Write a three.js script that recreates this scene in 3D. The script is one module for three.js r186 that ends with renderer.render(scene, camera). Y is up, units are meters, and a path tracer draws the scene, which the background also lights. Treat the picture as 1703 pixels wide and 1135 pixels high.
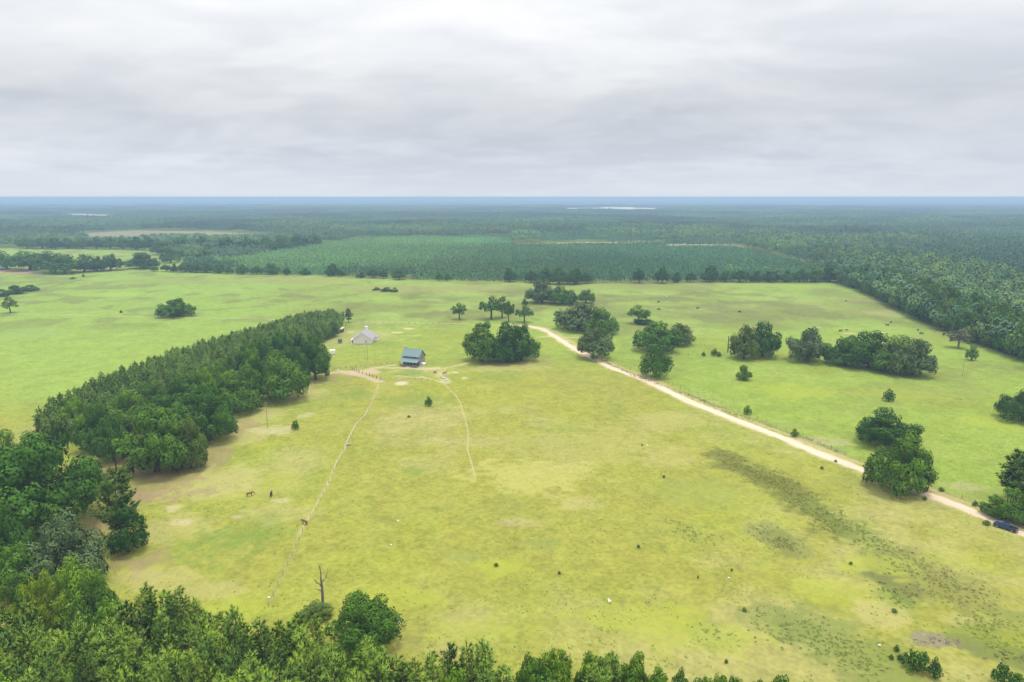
import * as THREE from 'three';
import { mergeGeometries, mergeVertices } from 'three/addons/utils/BufferGeometryUtils.js';
import { MarchingCubes } from 'three/addons/objects/MarchingCubes.js';
import { RoundedBoxGeometry } from 'three/addons/geometries/RoundedBoxGeometry.js';

// ------------------------------------------------------------------ camera, sky, sun, exposure, air
const EYE = 95, PITCH = 11.92 * Math.PI / 180, LENS = 1135;      // metres above the pasture, tilt, focal length in photo pixels
const scene = new THREE.Scene();
const camera = new THREE.PerspectiveCamera(53.13, 1703 / 1135, 0.5, 120000);
camera.position.set(0, EYE, 0);
camera.rotation.set(-PITCH, 0, 0);
const renderer = new THREE.WebGLRenderer({ antialias: true });
renderer.setSize(1024, 682);
renderer.toneMapping = THREE.LinearToneMapping;
renderer.toneMappingExposure = 1.65;
renderer.shadowMap.enabled = true;
const sun = new THREE.DirectionalLight(new THREE.Color(1.0, 0.95, 0.86), 1.5);
sun.position.set(130, 900, -320);
sun.target.position.set(0, 0, -350);
sun.castShadow = true; sun.shadow.radius = 20;
sun.shadow.mapSize.set(2048, 2048);
Object.assign(sun.shadow.camera, { left: -700, right: 700, top: 700, bottom: -700, near: 10, far: 2500 });
scene.add(sun, sun.target);
scene.fog = new THREE.FogExp2(new THREE.Color(0.50, 0.70, 0.95), 0.0002);

// ------------------------------------------------------------------ numbers and noise
function rand32(seed) {
  let a = seed >>> 0;
  return () => { a = (a + 0x6d2b79f5) | 0; let t = Math.imul(a ^ (a >>> 15), 1 | a); t = (t + Math.imul(t ^ (t >>> 7), 61 | t)) ^ t; return ((t ^ (t >>> 14)) >>> 0) / 4294967296; };
}
const GR = new Float32Array(65536);
{ const r = rand32(77); for (let i = 0; i < 65536; i++) GR[i] = r() * 2 - 1; }
function vnoise(x, y) {                                           // smooth value noise, -1..1
  const ix = Math.floor(x), iy = Math.floor(y), fx = x - ix, fy = y - iy, u = fx * fx * fx * (fx * (fx * 6 - 15) + 10), v = fy * fy * fy * (fy * (fy * 6 - 15) + 10);
  const a = ((ix * 73) ^ (iy * 9277)) & 65535, b = (((ix + 1) * 73) ^ (iy * 9277)) & 65535, c = ((ix * 73) ^ ((iy + 1) * 9277)) & 65535, d = (((ix + 1) * 73) ^ ((iy + 1) * 9277)) & 65535;
  const p = GR[a] + (GR[b] - GR[a]) * u, q = GR[c] + (GR[d] - GR[c]) * u;
  return p + (q - p) * v;
}
function fbm(x, y, n = 4) { let s = 0, a = 0.5; for (let i = 0; i < n; i++) { s += a * vnoise(x, y); a *= 0.5; const t = x * 1.6 + y * 1.2 + 17.3; y = y * 1.6 - x * 1.2 + 5.1; x = t; } return s; }
const clamp = (x, a = 0, b = 1) => (x < a ? a : x > b ? b : x), lerp = (a, b, t) => a + (b - a) * t;
const sstep = (a, b, x) => { const t = clamp((x - a) / (b - a)); return t * t * (3 - 2 * t); };

// a place on the land (or at a height above it) that lies in the direction of a point of the picture, as [x, z] in metres
const CP = Math.cos(PITCH), SP = Math.sin(PITCH);
function at(px, py, h = 0) {
  const u = (px - 851.5) / LENS, v = (py - 567.5) / LENS, down = v * CP + SP, fwd = CP - v * SP, k = (EYE - h) / down;
  return [u * k, -fwd * k];
}
const pxOf = (x, z, h = 0) => { const d = -z * CP + (EYE - h) * SP, up = (h - EYE) * CP - z * SP; return [851.5 + LENS * x / d, 567.5 - LENS * up / d]; };
const axisDepth = (z, h = 0) => -z * CP + (EYE - h) * SP;

// ------------------------------------------------------------------ the overcast sky, computed for every direction
{
  const W = 4096, Hh = 2048, data = new Float32Array(W * Hh * 4);
  for (let row = 0; row < Hh; row++) {
    const el = ((row + 0.5) / Hh - 0.5) * Math.PI, y = Math.sin(el), c = Math.cos(el);
    for (let col = 0; col < W; col++) {
      const o = (row * W + col) * 4;
      data[o + 3] = 1;
      if (y <= 0) { data[o] = 0.30; data[o + 1] = 0.34; data[o + 2] = 0.36; continue; }
      const az = ((col + 0.5) / W - 0.5) * 2 * Math.PI, x = Math.cos(az) * c, z = Math.sin(az) * c;
      const t = 1 / (y + 0.15), qx = x * t, qz = z * t;
      const wx = qx * 1.85 + 0.7 * fbm(qx * 0.9 + 9, qz * 0.9, 3), wz = qz * 1.9 + 0.7 * fbm(qx * 0.9 - 5, qz * 0.9 + 31, 3);
      const a = fbm(wx * 0.2 + 3.1, wz * 0.3 + 1.7, 4), b = fbm(wx * 0.75 + 11, wz * 1.05 - 4, 5), f = fbm(wx * 2.6 - 7, wz * 3.2 + 2, 5);
      const cloud = a * 1.2 + b * 1.0 + f * 0.62;
      const far = sstep(0.0, 0.06, y);
      let L = 0.47 + 0.105 * sstep(0.11, 0.26, y) + 0.60 * sstep(0.22, 1.0, y);
      L -= 0.045 * Math.exp(-(((y - 0.105) / 0.05) ** 2));
      const m = clamp(cloud * 1.15, -1, 1) * lerp(0.03, 0.105, far);
      L *= 1 + m;
      const cool = clamp(1.1 - sstep(0.02, 0.26, y) * 0.7 - m * 3.0, 0, 1.5);
      data[o] = L * (1 - 0.075 * cool); data[o + 1] = L * (1 - 0.012 * cool); data[o + 2] = L * (1 + 0.075 * cool);
    }
  }
  const sky = new THREE.DataTexture(data, W, Hh, THREE.RGBAFormat, THREE.FloatType);
  sky.mapping = THREE.EquirectangularReflectionMapping; sky.magFilter = THREE.LinearFilter; sky.needsUpdate = true;
  scene.background = sky; scene.environment = sky;
}

// ------------------------------------------------------------------ names and small builders
const taken = new Map();
function numbered(name) { const n = taken.get(name) ?? 0; taken.set(name, n + 1); return n ? name + '_' + String(n).padStart(3, '0') : name; }
function tag(o, label, category, group) { o.userData = { ...o.userData, label, category }; if (group) o.userData.group = group; else delete o.userData.group; return o; }
function thing(name, label, category, [x, y, z], turn = 0, group) {
  const o = new THREE.Group(); o.name = numbered(name); o.position.set(x, y, z); o.rotation.y = turn;
  scene.add(o); return tag(o, label, category, group);
}
function part(name, geometry, material, parent) { const m = new THREE.Mesh(geometry, material); m.name = name; m.castShadow = m.receiveShadow = true; parent.add(m); return m; }
function structure(name, geometry, material, kind = 'structure') { const m = part(numbered(name), geometry, material, scene); m.userData.kind = kind; return m; }
const paint = (r, g, b, rough = 0.9, more = {}) => new THREE.MeshStandardMaterial({ color: new THREE.Color(r, g, b), roughness: rough, ...more });
class Maker {                                                     // collects triangles with normals and colours
  constructor() { this.p = []; this.n = []; this.c = []; this.i = []; }
  vert(x, y, z, nx, ny, nz, r = 1, g = 1, b = 1) { this.p.push(x, y, z); this.n.push(nx, ny, nz); this.c.push(r, g, b); return this.p.length / 3 - 1; }
  tri(a, b, c) { this.i.push(a, b, c); }
  geometry() {
    const g = new THREE.BufferGeometry();
    g.setAttribute('position', new THREE.BufferAttribute(new Float32Array(this.p), 3));
    g.setAttribute('normal', new THREE.BufferAttribute(new Float32Array(this.n), 3));
    g.setAttribute('color', new THREE.BufferAttribute(new Float32Array(this.c), 3));
    g.setIndex(this.i); return g;
  }
}
const box = (w, h, d, x = 0, y = 0, z = 0) => new THREE.BoxGeometry(w, h, d).translate(x, y, z);
const rbox = (w, h, d, r, x = 0, y = 0, z = 0) => new RoundedBoxGeometry(w, h, d, 2, r).translate(x, y, z);
const cyl = (r0, r1, h, n, x = 0, y = 0, z = 0) => new THREE.CylinderGeometry(r1, r0, h, n).translate(x, y + h / 2, z);
const merge = (list) => mergeGeometries(list.map((g) => { const q = g.index ? g.toNonIndexed() : g; for (const k of Object.keys(q.attributes)) if (k !== 'position' && k !== 'normal') q.deleteAttribute(k); return q; }));
function rod(a, b, ra, rb, n = 6) {                               // a tapered bar from a to b
  const A = new THREE.Vector3(...a), B = new THREE.Vector3(...b), d = B.clone().sub(A), g = new THREE.CylinderGeometry(rb, ra, d.length(), n);
  g.translate(0, d.length() / 2, 0); g.applyQuaternion(new THREE.Quaternion().setFromUnitVectors(new THREE.Vector3(0, 1, 0), d.normalize())); g.translate(...a); return g;
}
// ------------------------------------------------------------------ foliage
function leafQuad(m, x, y, z, nx, ny, nz, s, R, col, sx, sy, sz) {  // a folded leaf spray of two triangles facing n, with shading normal s*
  let tx = R() - 0.5, ty = (R() - 0.5) * 0.6, tz = R() - 0.5; const d = tx * nx + ty * ny + tz * nz; tx -= d * nx; ty -= d * ny; tz -= d * nz;
  const l = 1 / (Math.hypot(tx, ty, tz) || 1); tx *= l; ty *= l; tz *= l;
  const bx = ny * tz - nz * ty, by = nz * tx - nx * tz, bz = nx * ty - ny * tx, a = s * (0.5 + 0.25 * R()), b = s * (0.32 + 0.2 * R()), f = s * 0.12;
  const [r, g, bl] = col;
  const i = m.vert(x - tx * a - nx * f, y - ty * a - ny * f, z - tz * a - nz * f, sx, sy, sz, r, g, bl);
  m.vert(x + bx * b, y + by * b, z + bz * b, sx, sy, sz, r, g, bl); m.vert(x + tx * a - nx * f, y + ty * a - ny * f, z + tz * a - nz * f, sx, sy, sz, r * 1.08, g * 1.08, bl); m.vert(x - bx * b, y - by * b, z - bz * b, sx, sy, sz, r, g, bl);
  m.tri(i, i + 2, i + 1); m.tri(i, i + 3, i + 2);
}
function leafCloud(m, clumps, R, leaf, count, opt = {}) {           // sprays over and inside a set of uneven clumps
  const tilt = opt.tilt ?? 0.5, fill = opt.fill ?? 0.10, low = opt.low ?? -0.75, ground = opt.ground ?? 0.25;
  const area = clumps.map((c) => c.r * c.r), total = area.reduce((a, b) => a + b, 0);
  clumps.forEach((c, k) => {
    const n = Math.round(count * area[k] / total), tone = c.tone ?? 1, seed = k * 7.7 + (opt.seed ?? 0);
    for (let j = 0; j < n; j++) {
      let y = low + (1 - low) * R(); const a = R() * 6.2832, q = Math.sqrt(Math.max(0, 1 - y * y)), dx = Math.cos(a) * q, dz = Math.sin(a) * q;
      const bump = 1 + 0.30 * vnoise(dx * 2.3 + seed, y * 2.3 + dz * 3.1) + 0.16 * vnoise(dx * 6 + seed, dz * 6 + y * 5);
      const deep = R() < fill ? 0.45 + 0.45 * R() : 0.90 + 0.14 * R(), rr = c.r * bump * deep;
      const x = c.x + dx * rr, yy = c.y + y * rr * (c.sy ?? 0.85), z = c.z + dz * rr;
      if (yy < ground) continue;
      let hid = false;
      for (let e = 0; e < clumps.length && !hid; e++) if (e !== k) { const o = clumps[e], ex = x - o.x, ey = (yy - o.y) / (o.sy ?? 0.85), ez = z - o.z; hid = ex * ex + ey * ey + ez * ez < o.r * o.r * 0.7; }
      if (hid && R() < 0.85) continue;
      let nx = dx + (R() - 0.5) * 2 * tilt, ny = y + 0.12 + (R() - 0.5) * 2 * tilt, nz = dz + (R() - 0.5) * 2 * tilt; const l = 1 / Math.hypot(nx, ny, nz); nx *= l; ny *= l; nz *= l;
      let sx = dx * 0.85 + nx * 0.35, sy = y * 0.85 + ny * 0.35, sz = dz * 0.85 + nz * 0.35; const q2 = 1 / Math.hypot(sx, sy, sz);
      const v = tone * (0.80 + 0.40 * R()), w = (R() - 0.5) * 0.25 + (c.warm ?? 0);
      leafQuad(m, x, yy, z, nx, ny, nz, leaf * (0.7 + 0.6 * R()), R, [v * (1 + w), v * (1 + w * 0.25), v * (1 - w * 0.6)], sx * q2, sy * q2, sz * q2);
    }
  });
}
function limbTube(list, a, b, ra, rb, R, bend = 0.12) {            // a crooked limb of three bars
  const L = Math.hypot(b[0] - a[0], b[1] - a[1], b[2] - a[2]); let p = a, r = ra;
  for (let i = 1; i <= 3; i++) {
    const t = i / 3, k = i < 3 ? bend * L : 0, q = [lerp(a[0], b[0], t) + (R() - 0.5) * k, lerp(a[1], b[1], t) + (R() - 0.2) * k, lerp(a[2], b[2], t) + (R() - 0.5) * k], r2 = lerp(ra, rb, t);
    list.push(rod(p, q, r, r2, 6)); p = q; r = r2;
  }
}
// a broad tree of unit-free size: spread is its radius, tall its height; returns { crown, trunk, moss }
function broadleaf(seed, o) {
  const R = rand32(seed), { spread, tall, skirt = 0.14, clumps: n = 34, clump = 0.3, leaf = 0.7, leaves = 3000, gap = 0.1, moss = 0, lean = 0.1, bare = 0 } = o;
  const cs = [], low = tall * skirt;
  // a crown of several separate masses, one on each main limb, every mass a cluster of clumps
  const ring = o.masses ?? 6 + Math.floor(R() * 2), masses = [[lean * spread * 0.5, tall * 0.70, (R() - 0.5) * spread * 0.25, spread * 0.46]], a0 = R() * 6.28;
  for (let i = 0; i < ring; i++) { const a = a0 + i * 6.2832 / ring + (R() - 0.5) * 0.6, q = spread * (0.50 + 0.16 * R()), r = spread * (0.36 + 0.15 * R()); masses.push([Math.cos(a) * q + lean * spread * 0.3, lerp(low + r * 0.75, tall - r * 1.15, 0.5 * R() * (i % 2 ? 1 : 0.3)), Math.sin(a) * q, r]); }
  const per = Math.max(4, Math.round(n * 1.25 / masses.length));
  masses.forEach(([mx, my, mz, mr], k) => {
    const tone = 0.86 + 0.28 * R(), warm = (R() - 0.5) * 0.12, top = k ? tall * (0.80 + 0.17 * R()) : tall;
    for (let i = 0; i < per; i++) {
      if (R() < gap) continue;
      const y = lerp(1, -0.72, Math.pow((i + 0.4) / per, 0.9)), a = i * 2.39996 + k * 1.3 + R() * 0.7, q = Math.sqrt(Math.max(0, 1 - y * y)), r = mr * (0.30 + 0.22 * R()) * clump / 0.25, d = (mr - r * 0.55) * (0.86 + 0.3 * R());
      const x = mx + Math.cos(a) * q * d, z = mz + Math.sin(a) * q * d, h = Math.hypot(x, z), lim = (spread * 1.06 - r * 0.9) / Math.max(h, 0.01), f = Math.min(1, lim);
      cs.push({ x: x * f, y: clamp(my + y * d * 0.85, low + r * 0.6, top - r * 0.8), z: z * f, r, sy: 0.78 + 0.2 * R(), tone: tone * (0.9 + 0.2 * R()), warm: warm + (R() - 0.5) * 0.06 });
    }
    if (mr > 0) cs.push({ x: mx, y: clamp(my, low + mr * 0.5, top - mr * 0.6), z: mz, r: mr * 0.72, sy: 0.8, tone: tone * 0.95, warm });
  });
  const m = new Maker();
  leafCloud(m, cs, R, leaf, leaves, { seed });
  const tr = [], rt = spread * 0.055 + 0.12, fork = tall * (skirt + 0.12);
  tr.push(rod([0, -0.3, 0], [0, 0.6, 0], rt * 1.5, rt * 1.08, 9), rod([0, 0.6, 0], [lean * spread * 0.2, fork, 0], rt * 1.08, rt * 0.85, 9));
  cs.slice().sort(() => R() - 0.5).slice(0, 9 + bare).forEach((c) => limbTube(tr, [lean * spread * 0.2, fork * (0.8 + 0.2 * R()), 0], [c.x, c.y, c.z], rt * 0.55, rt * 0.12, R));
  const out = { crown: m.geometry(), trunk: merge(tr), spread, tall };
  if (moss) {                                                        // grey-green beards hung under the outer clumps
    const mm = new Maker();
    for (let k = 0; k < moss; k++) {
      const c = cs[Math.floor(R() * cs.length)], a = R() * 6.28, q = c.r * (0.35 + 0.7 * R()), x = c.x + Math.cos(a) * q, z = c.z + Math.sin(a) * q, y = c.y - c.r * 0.35 * R() + (q < c.r ? 0 : 0.2), len = Math.min(y - 0.3, (0.5 + 1.3 * R()) * spread * 0.09), w = spread * 0.022 * (0.6 + R()), b = R() * 3.14, v = 0.75 + 0.5 * R();
      if (len < 0.3) continue;
      for (let e = 0; e < 2; e++) {
        const cx = Math.cos(b + e * 1.57), cz = Math.sin(b + e * 1.57), nx = -cz, nz = cx;
        const i = mm.vert(x - cx * w, y, z - cz * w, nx, 0.2, nz, v, v, v); mm.vert(x + cx * w, y, z + cz * w, nx, 0.2, nz, v, v, v); mm.vert(x + (R() - 0.5) * w, y - len, z + (R() - 0.5) * w, nx, 0, nz, v * 0.9, v * 0.9, v * 0.9);
        mm.tri(i, i + 1, i + 2);
      }
    }
    out.moss = mm.geometry();
  }
  return out;
}
// a pine: whorls of up-swept branches that carry brushes of needles
function pine(seed, o) {
  const R = rand32(seed), { tall, spread, start = 0.3, whorls = 11, per = 6, tufts = 6, needles = 9, len = 0.55, wide = 0.11, sharp = 0.8 } = o;
  const m = new Maker(), tr = [rod([0, -0.3, 0], [0, tall * 0.5, 0], tall * 0.012 + 0.05, tall * 0.008 + 0.03, 7), rod([0, tall * 0.5, 0], [0, tall * 0.97, 0], tall * 0.008 + 0.03, 0.02, 6)];
  const tuft = (x, y, z, ax, ay, az, s, v, w) => {
    const l = 1 / Math.hypot(ax, ay, az); ax *= l; ay *= l; az *= l;
    for (let k = 0; k < needles; k++) {
      let dx = ax + (R() - 0.5) * 1.9, dy = ay + (R() - 0.5) * 1.7, dz = az + (R() - 0.5) * 1.9; const q = 1 / Math.hypot(dx, dy, dz); dx *= q; dy *= q; dz *= q;
      let px = dy * 1 - dz * R(), py = dz * R() - dx, pz = dx * R() - dy * R(); const e = 1 / (Math.hypot(px, py, pz) || 1); px *= e; py *= e; pz *= e;
      const L = s * (0.7 + 0.6 * R()), b = wide * (0.7 + 0.6 * R()), v2 = v * (0.78 + 0.44 * R());
      let nx = ax * 0.6 + dx * 0.5, ny = ay * 0.6 + dy * 0.5 + 0.25, nz = az * 0.6 + dz * 0.5; const ln = 1 / Math.hypot(nx, ny, nz); nx *= ln; ny *= ln; nz *= ln;
      const i = m.vert(x - px * b, y - py * b, z - pz * b, nx, ny, nz, v2, v2, v2); m.vert(x + px * b, y + py * b, z + pz * b, nx, ny, nz, v2, v2, v2); m.vert(x + dx * L, y + dy * L, z + dz * L, nx, ny, nz, v2 * (1.15 + w), v2 * 1.12, v2 * 0.9);
      if ((py * dz - pz * dy) * nx + (pz * dx - px * dz) * ny + (px * dy - py * dx) * nz > 0) m.tri(i, i + 1, i + 2); else m.tri(i, i + 2, i + 1);
    }
  };
  for (let j = 0; j < whorls; j++) {
    const t = (j + 0.3 * R()) / whorls, y0 = tall * lerp(start, 0.97, t), prof = Math.pow(Math.max(0.03, 1 - t), sharp) * (0.55 + 0.45 * Math.min(1, t * 4.5)), reach = spread * prof * (0.85 + 0.3 * R());
    const k0 = R() * 6.28, n = per - (t > 0.75 ? 2 : 0);
    for (let k = 0; k < n; k++) {
      if (R() < 0.1) continue;
      const a = k0 + k * 6.2832 / n + (R() - 0.5) * 0.7, L = reach * (0.65 + 0.5 * R()), cx = Math.cos(a), cz = Math.sin(a), rise = lerp(0.1, 0.75, t) + 0.25 * R(), tone = 0.82 + 0.36 * R();
      if (L > 0.6 && t < 0.85) tr.push(rod([0, y0, 0], [cx * L * 0.8, y0 + rise * L * 0.65, cz * L * 0.8], 0.03 + tall * 0.0014, 0.012, 4));
      const nt = Math.max(2, Math.round(tufts * (0.35 + 0.65 * L / spread)));
      for (let e = 0; e < nt; e++) {
        const s = 0.32 + 0.68 * (e + 0.6 * R()) / nt, side = (R() - 0.5) * L * 0.75 * (1.1 - s * 0.5), x = cx * L * s - cz * side, z = cz * L * s + cx * side, y = y0 + rise * L * s * s + (R() - 0.5) * 0.25 * L;
        tuft(x, y, z, cx * 0.55, 0.75, cz * 0.55, len, tone, (R() - 0.5) * 0.2);
      }
    }
  }
  for (let e = 0; e < 4; e++) tuft((R() - 0.5) * 0.2, tall * (0.93 + 0.03 * e), (R() - 0.5) * 0.2, 0, 1, 0, len * 1.05, 1.1, 0.1);
  return { crown: m.geometry(), trunk: merge(tr), spread, tall };
}
const leafMat = (r, g, b, more = {}) => new THREE.MeshPhysicalMaterial({ color: new THREE.Color(r, g, b), roughness: 0.8, specularIntensity: 0.2, vertexColors: true, side: THREE.DoubleSide, ...more });
const LEAF = {
  dark: leafMat(0.036, 0.098, 0.011), deep: leafMat(0.057, 0.140, 0.013), mid: leafMat(0.088, 0.180, 0.016), olive: leafMat(0.106, 0.165, 0.026), grey: leafMat(0.105, 0.160, 0.055),
  bright: leafMat(0.140, 0.255, 0.015), lime: leafMat(0.205, 0.285, 0.015), pine: leafMat(0.165, 0.275, 0.040), pineDark: leafMat(0.095, 0.175, 0.028), pineBright: leafMat(0.210, 0.325, 0.042), stripPine: leafMat(0.140, 0.240, 0.045), moss: leafMat(0.190, 0.215, 0.150), dry: leafMat(0.15, 0.165, 0.085),
};
const BARK = paint(0.075, 0.062, 0.05, 0.95), BARKGREY = paint(0.17, 0.155, 0.14, 0.95), PINEBARK = paint(0.11, 0.075, 0.055, 0.95);
const OAKS = [], FAROAKS = [], BIGOAKS = [], NEAROAKS = [], SHRUBS = [], PINES = [], STRIPPINES = [], AIRY = [];
for (let k = 0; k < 6; k++) OAKS.push(broadleaf(100 + k * 13, { spread: 9.5, tall: 13.5, skirt: [0.02, 0.04, 0.05, 0.02, 0.04, 0.11][k], clumps: 36, clump: 0.28 + 0.025 * (k % 3), leaf: 0.58, leaves: 10500, gap: 0.12, moss: k > 2 ? 420 : 120, lean: 0.12 * Math.sin(k * 2.1) }));
for (let k = 0; k < 6; k++) FAROAKS.push(broadleaf(300 + k * 13, { spread: 9.5, tall: 13.5, skirt: 0.02 + 0.02 * k, clumps: 26, clump: 0.30 + 0.02 * (k % 3), leaf: 0.95, leaves: 3000, gap: 0.12, lean: 0.12 * Math.sin(k * 2.1) }));
for (let k = 0; k < 5; k++) BIGOAKS.push(broadleaf(700 + k * 13, { spread: 10, tall: 14, skirt: [0.02, 0.04, 0.06, 0.03, 0.05][k], clumps: 40, clump: 0.27 + 0.025 * (k % 3), leaf: 0.42, leaves: 24000, gap: 0.2, moss: 260, lean: 0.14 * Math.sin(k * 2.1 + 1) }));
for (let k = 0; k < 5; k++) NEAROAKS.push(broadleaf(500 + k * 17, { spread: 7, tall: 14, skirt: [0.2, 0.02, 0.22, 0.03, 0.15][k], clumps: 48, clump: 0.235 + 0.02 * (k % 3), leaf: 0.40, leaves: 12500, gap: 0.1, lean: 0.1 * Math.cos(k * 1.7) }));
for (let k = 0; k < 4; k++) SHRUBS.push(broadleaf(900 + k * 11, { spread: 2.6, tall: 3.6, skirt: 0.03, clumps: 18, clump: 0.34, leaf: 0.42, leaves: 900, gap: 0.12 }));
for (let k = 0; k < 3; k++) AIRY.push(broadleaf(1200 + k * 19, { spread: 5, tall: 13, skirt: 0.24, clumps: 26, clump: 0.27, leaf: 0.6, leaves: 1500, gap: 0.28, bare: 6 }));
for (let k = 0; k < 5; k++) PINES.push(pine(1500 + k * 23, { tall: 17, spread: 3.0 + 0.35 * (k % 3), start: 0.3 + 0.04 * (k % 2), whorls: 12, per: 6, tufts: 7, needles: 12, len: 0.85, wide: 0.10, sharp: 0.38 }));
const OLDPINE = pine(1999, { tall: 17, spread: 5.4, start: 0.22, whorls: 12, per: 8, tufts: 15, needles: 12, len: 0.95, wide: 0.12, sharp: 0.42 });
for (let k = 0; k < 3; k++) STRIPPINES.push(pine(1700 + k * 29, { tall: 10, spread: 2.2, start: 0.2, whorls: 9, per: 6, tufts: 5, needles: 8, len: 0.62, wide: 0.13, sharp: 0.38 }));

const unitTrees = new Map();
// stands one tree on the land: kind of shape, tone of its leaves, true radius and height
function standTree(name, label, group, shape, mat, x, z, radius, height, turn, trunkMat = BARK, category = 'tree') {
  const o = thing(name, label, category, [x, 0, z], turn, group);
  o.scale.set(radius / shape.spread, height / shape.tall, radius / shape.spread);
  part('trunk', shape.trunk, trunkMat, o); part('crown', shape.crown, mat, o);
  if (shape.moss && (mat === LEAF.grey || mat === LEAF.olive || mat === LEAF.mid)) part('hanging_moss', shape.moss, LEAF.moss, o).userData.kind = 'stuff';
  return o;
}
// the same, told by where it shows: foot, top and width in the picture give its place, height and spread on the land
function treeAt(name, label, group, shape, mat, px, foot, top, width, opt = {}) {
  let [x, z] = at(px, foot);
  let radius = width / 2 * axisDepth(z) / LENS; if (SHRUBS.includes(shape) && radius > 3.6) shape = NEAROAKS[Math.round(px) % 2 ? 1 : 3];
  const back = (opt.back ?? 0.6) * radius, len = Math.hypot(x, z); x += x / len * back; z += z / len * back;
  radius = width / 2 * axisDepth(z) / LENS;
  const v = (top - 567.5) / LENS, h = EYE + z * (v * CP + SP) / (CP - v * SP);
  return standTree(name, label, group, shape, mat, x, z, radius * (opt.fat ?? 1.04), Math.max(1, h * 1.02), opt.turn ?? px * 1.37, opt.bark ?? BARK, opt.category ?? 'tree');
}
// ------------------------------------------------------------------ the lie of the land: lines and fields, in metres
const line = (pts, h = 0) => pts.map(([px, py]) => at(px, py, h));
const ROAD = line([[1740, 901], [1703, 886], [1657.6, 867], [1596, 842.5], [1522, 815], [1435.6, 781.8], [1361.7, 754.7], [1300, 728], [1144, 667], [1078, 634.4], [1017.8, 611.7], [987.5, 596.6], [957, 581.4], [929, 563.7], [914, 553.6], [901.6, 547.3], [879, 542.8], [850, 541.4]]);
const LANE = line([[879, 542.8], [826, 541], [760, 538.6], [690, 537], [640, 536.4], [594, 536]]);
const SPUR = line([[893, 561], [915, 560.5], [938, 561.5], [1000, 562]]);
const TRACK_LEFT = line([[629, 640], [623, 657], [609, 688], [594, 703], [580, 728], [572, 748], [560, 768], [545, 804], [529, 834], [517, 856], [506, 872], [497, 892]]);
const TRACK_RIGHT = line([[718, 612], [731, 630], [742, 642], [757, 657], [766, 672], [770, 686], [776, 706], [779, 730], [777, 745], [781, 760], [786, 778], [791, 800]]);
const YARD_PATH = line([[655, 607.5], [640, 609.5], [618, 613.5], [590, 618.5], [562, 617.5]]);
const PINK_PATH = line([[545, 621], [570, 618.5], [590, 621], [612, 628], [631, 636]]);
const EAST_PATH = line([[716, 614], [738, 613.5], [755, 609], [780, 603.5]]);
const FAR_TRACK = line([[-60, 521], [40, 522.5], [140, 525], [260, 528], [430, 530.5], [560, 535]]);
const FENCE_WEST = line([[-60, 505], [0, 494], [66, 484], [110, 471], [150, 461], [196, 455]]);
const distTo = (x, z, pts) => { let best = 1e9; for (let i = 0; i + 1 < pts.length; i++) { const [ax, az] = pts[i], [bx, bz] = pts[i + 1], dx = bx - ax, dz = bz - az, t = clamp(((x - ax) * dx + (z - az) * dz) / (dx * dx + dz * dz)), d = Math.hypot(x - ax - dx * t, z - az - dz * t); if (d < best) best = d; } return best; };
const inside = (x, z, poly) => { let c = false; for (let i = 0, j = poly.length - 1; i < poly.length; j = i++) { const [xi, zi] = poly[i], [xj, zj] = poly[j]; if (zi > z !== zj > z && x < ((xj - xi) * (z - zi)) / (zj - zi) + xi) c = !c; } return c; };
const roadX = (z) => { for (let i = 0; i + 1 < ROAD.length; i++) if ((ROAD[i][1] - z) * (ROAD[i + 1][1] - z) <= 0 && ROAD[i][1] !== ROAD[i + 1][1]) return lerp(ROAD[i][0], ROAD[i + 1][0], (z - ROAD[i][1]) / (ROAD[i + 1][1] - ROAD[i][1])); return z > ROAD[0][1] ? 400 : 25; };
const PASTURE = line([[-700, 447], [200, 447], [245, 449], [300, 453], [560, 459.5], [700, 466], [850, 469], [980, 472], [1160, 469.5], [1385, 469], [1430, 487], [1480, 512], [1530, 537], [1600, 568], [1720, 612], [1900, 690], [2300, 900], [2600, 1500], [-1600, 1500], [-1600, 700]]);
const WEST_FIELD = line([[-700, 449], [-700, 410], [250, 413.5], [285, 425], [315, 436], [305, 454], [200, 450]]);
const CUTOVER = line([[95, 395], [150, 387], [230, 383.5], [330, 384.5], [420, 388], [500, 391.5], [500, 398], [300, 402], [150, 404]]);
const CUTOVER_WEST = line([[-60, 403], [-60, 397], [45, 397.5], [40, 405]]);
const PALE_FIELD = line([[943, 346.5], [1000, 345.6], [1003, 344.6], [1053, 344.6], [1056, 345.6], [1088, 346.2], [1100, 353], [940, 352.5]]);
const BROWN_FIELD = line([[85, 357.5], [130, 356], [185, 358], [197, 364.5], [120, 363.5]]);
const MARSH = line([[1300, 356], [1330, 353.5], [1440, 356.5], [1440, 360], [1330, 359]]);
const STRIP_CLEARING = line([[855, 405], [980, 402.5], [1100, 405], [1210, 407], [1245, 412], [1200, 411.5], [1080, 408], [860, 409.5]]);
const OPEN = [PASTURE, WEST_FIELD, CUTOVER, CUTOVER_WEST, PALE_FIELD, BROWN_FIELD, STRIP_CLEARING];
const YOUNG = line([[300, 453], [325, 438], [420, 424], [500, 412], [580, 398], [860, 394], [870, 409], [1080, 409], [1240, 413], [1290, 425], [1340, 440], [1390, 469], [1160, 469.5], [980, 472], [850, 469], [700, 466], [560, 459.5]]);
const YOUNG_EAST = line([[865, 410], [1080, 409], [1240, 413], [1290, 425], [1340, 440], [1390, 469], [1160, 469.5], [980, 472], [900, 470]]);
const EAST_EDGE = line([[1385, 469], [1430, 487], [1480, 512], [1530, 537], [1600, 568], [1720, 612], [1900, 690]]);

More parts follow.
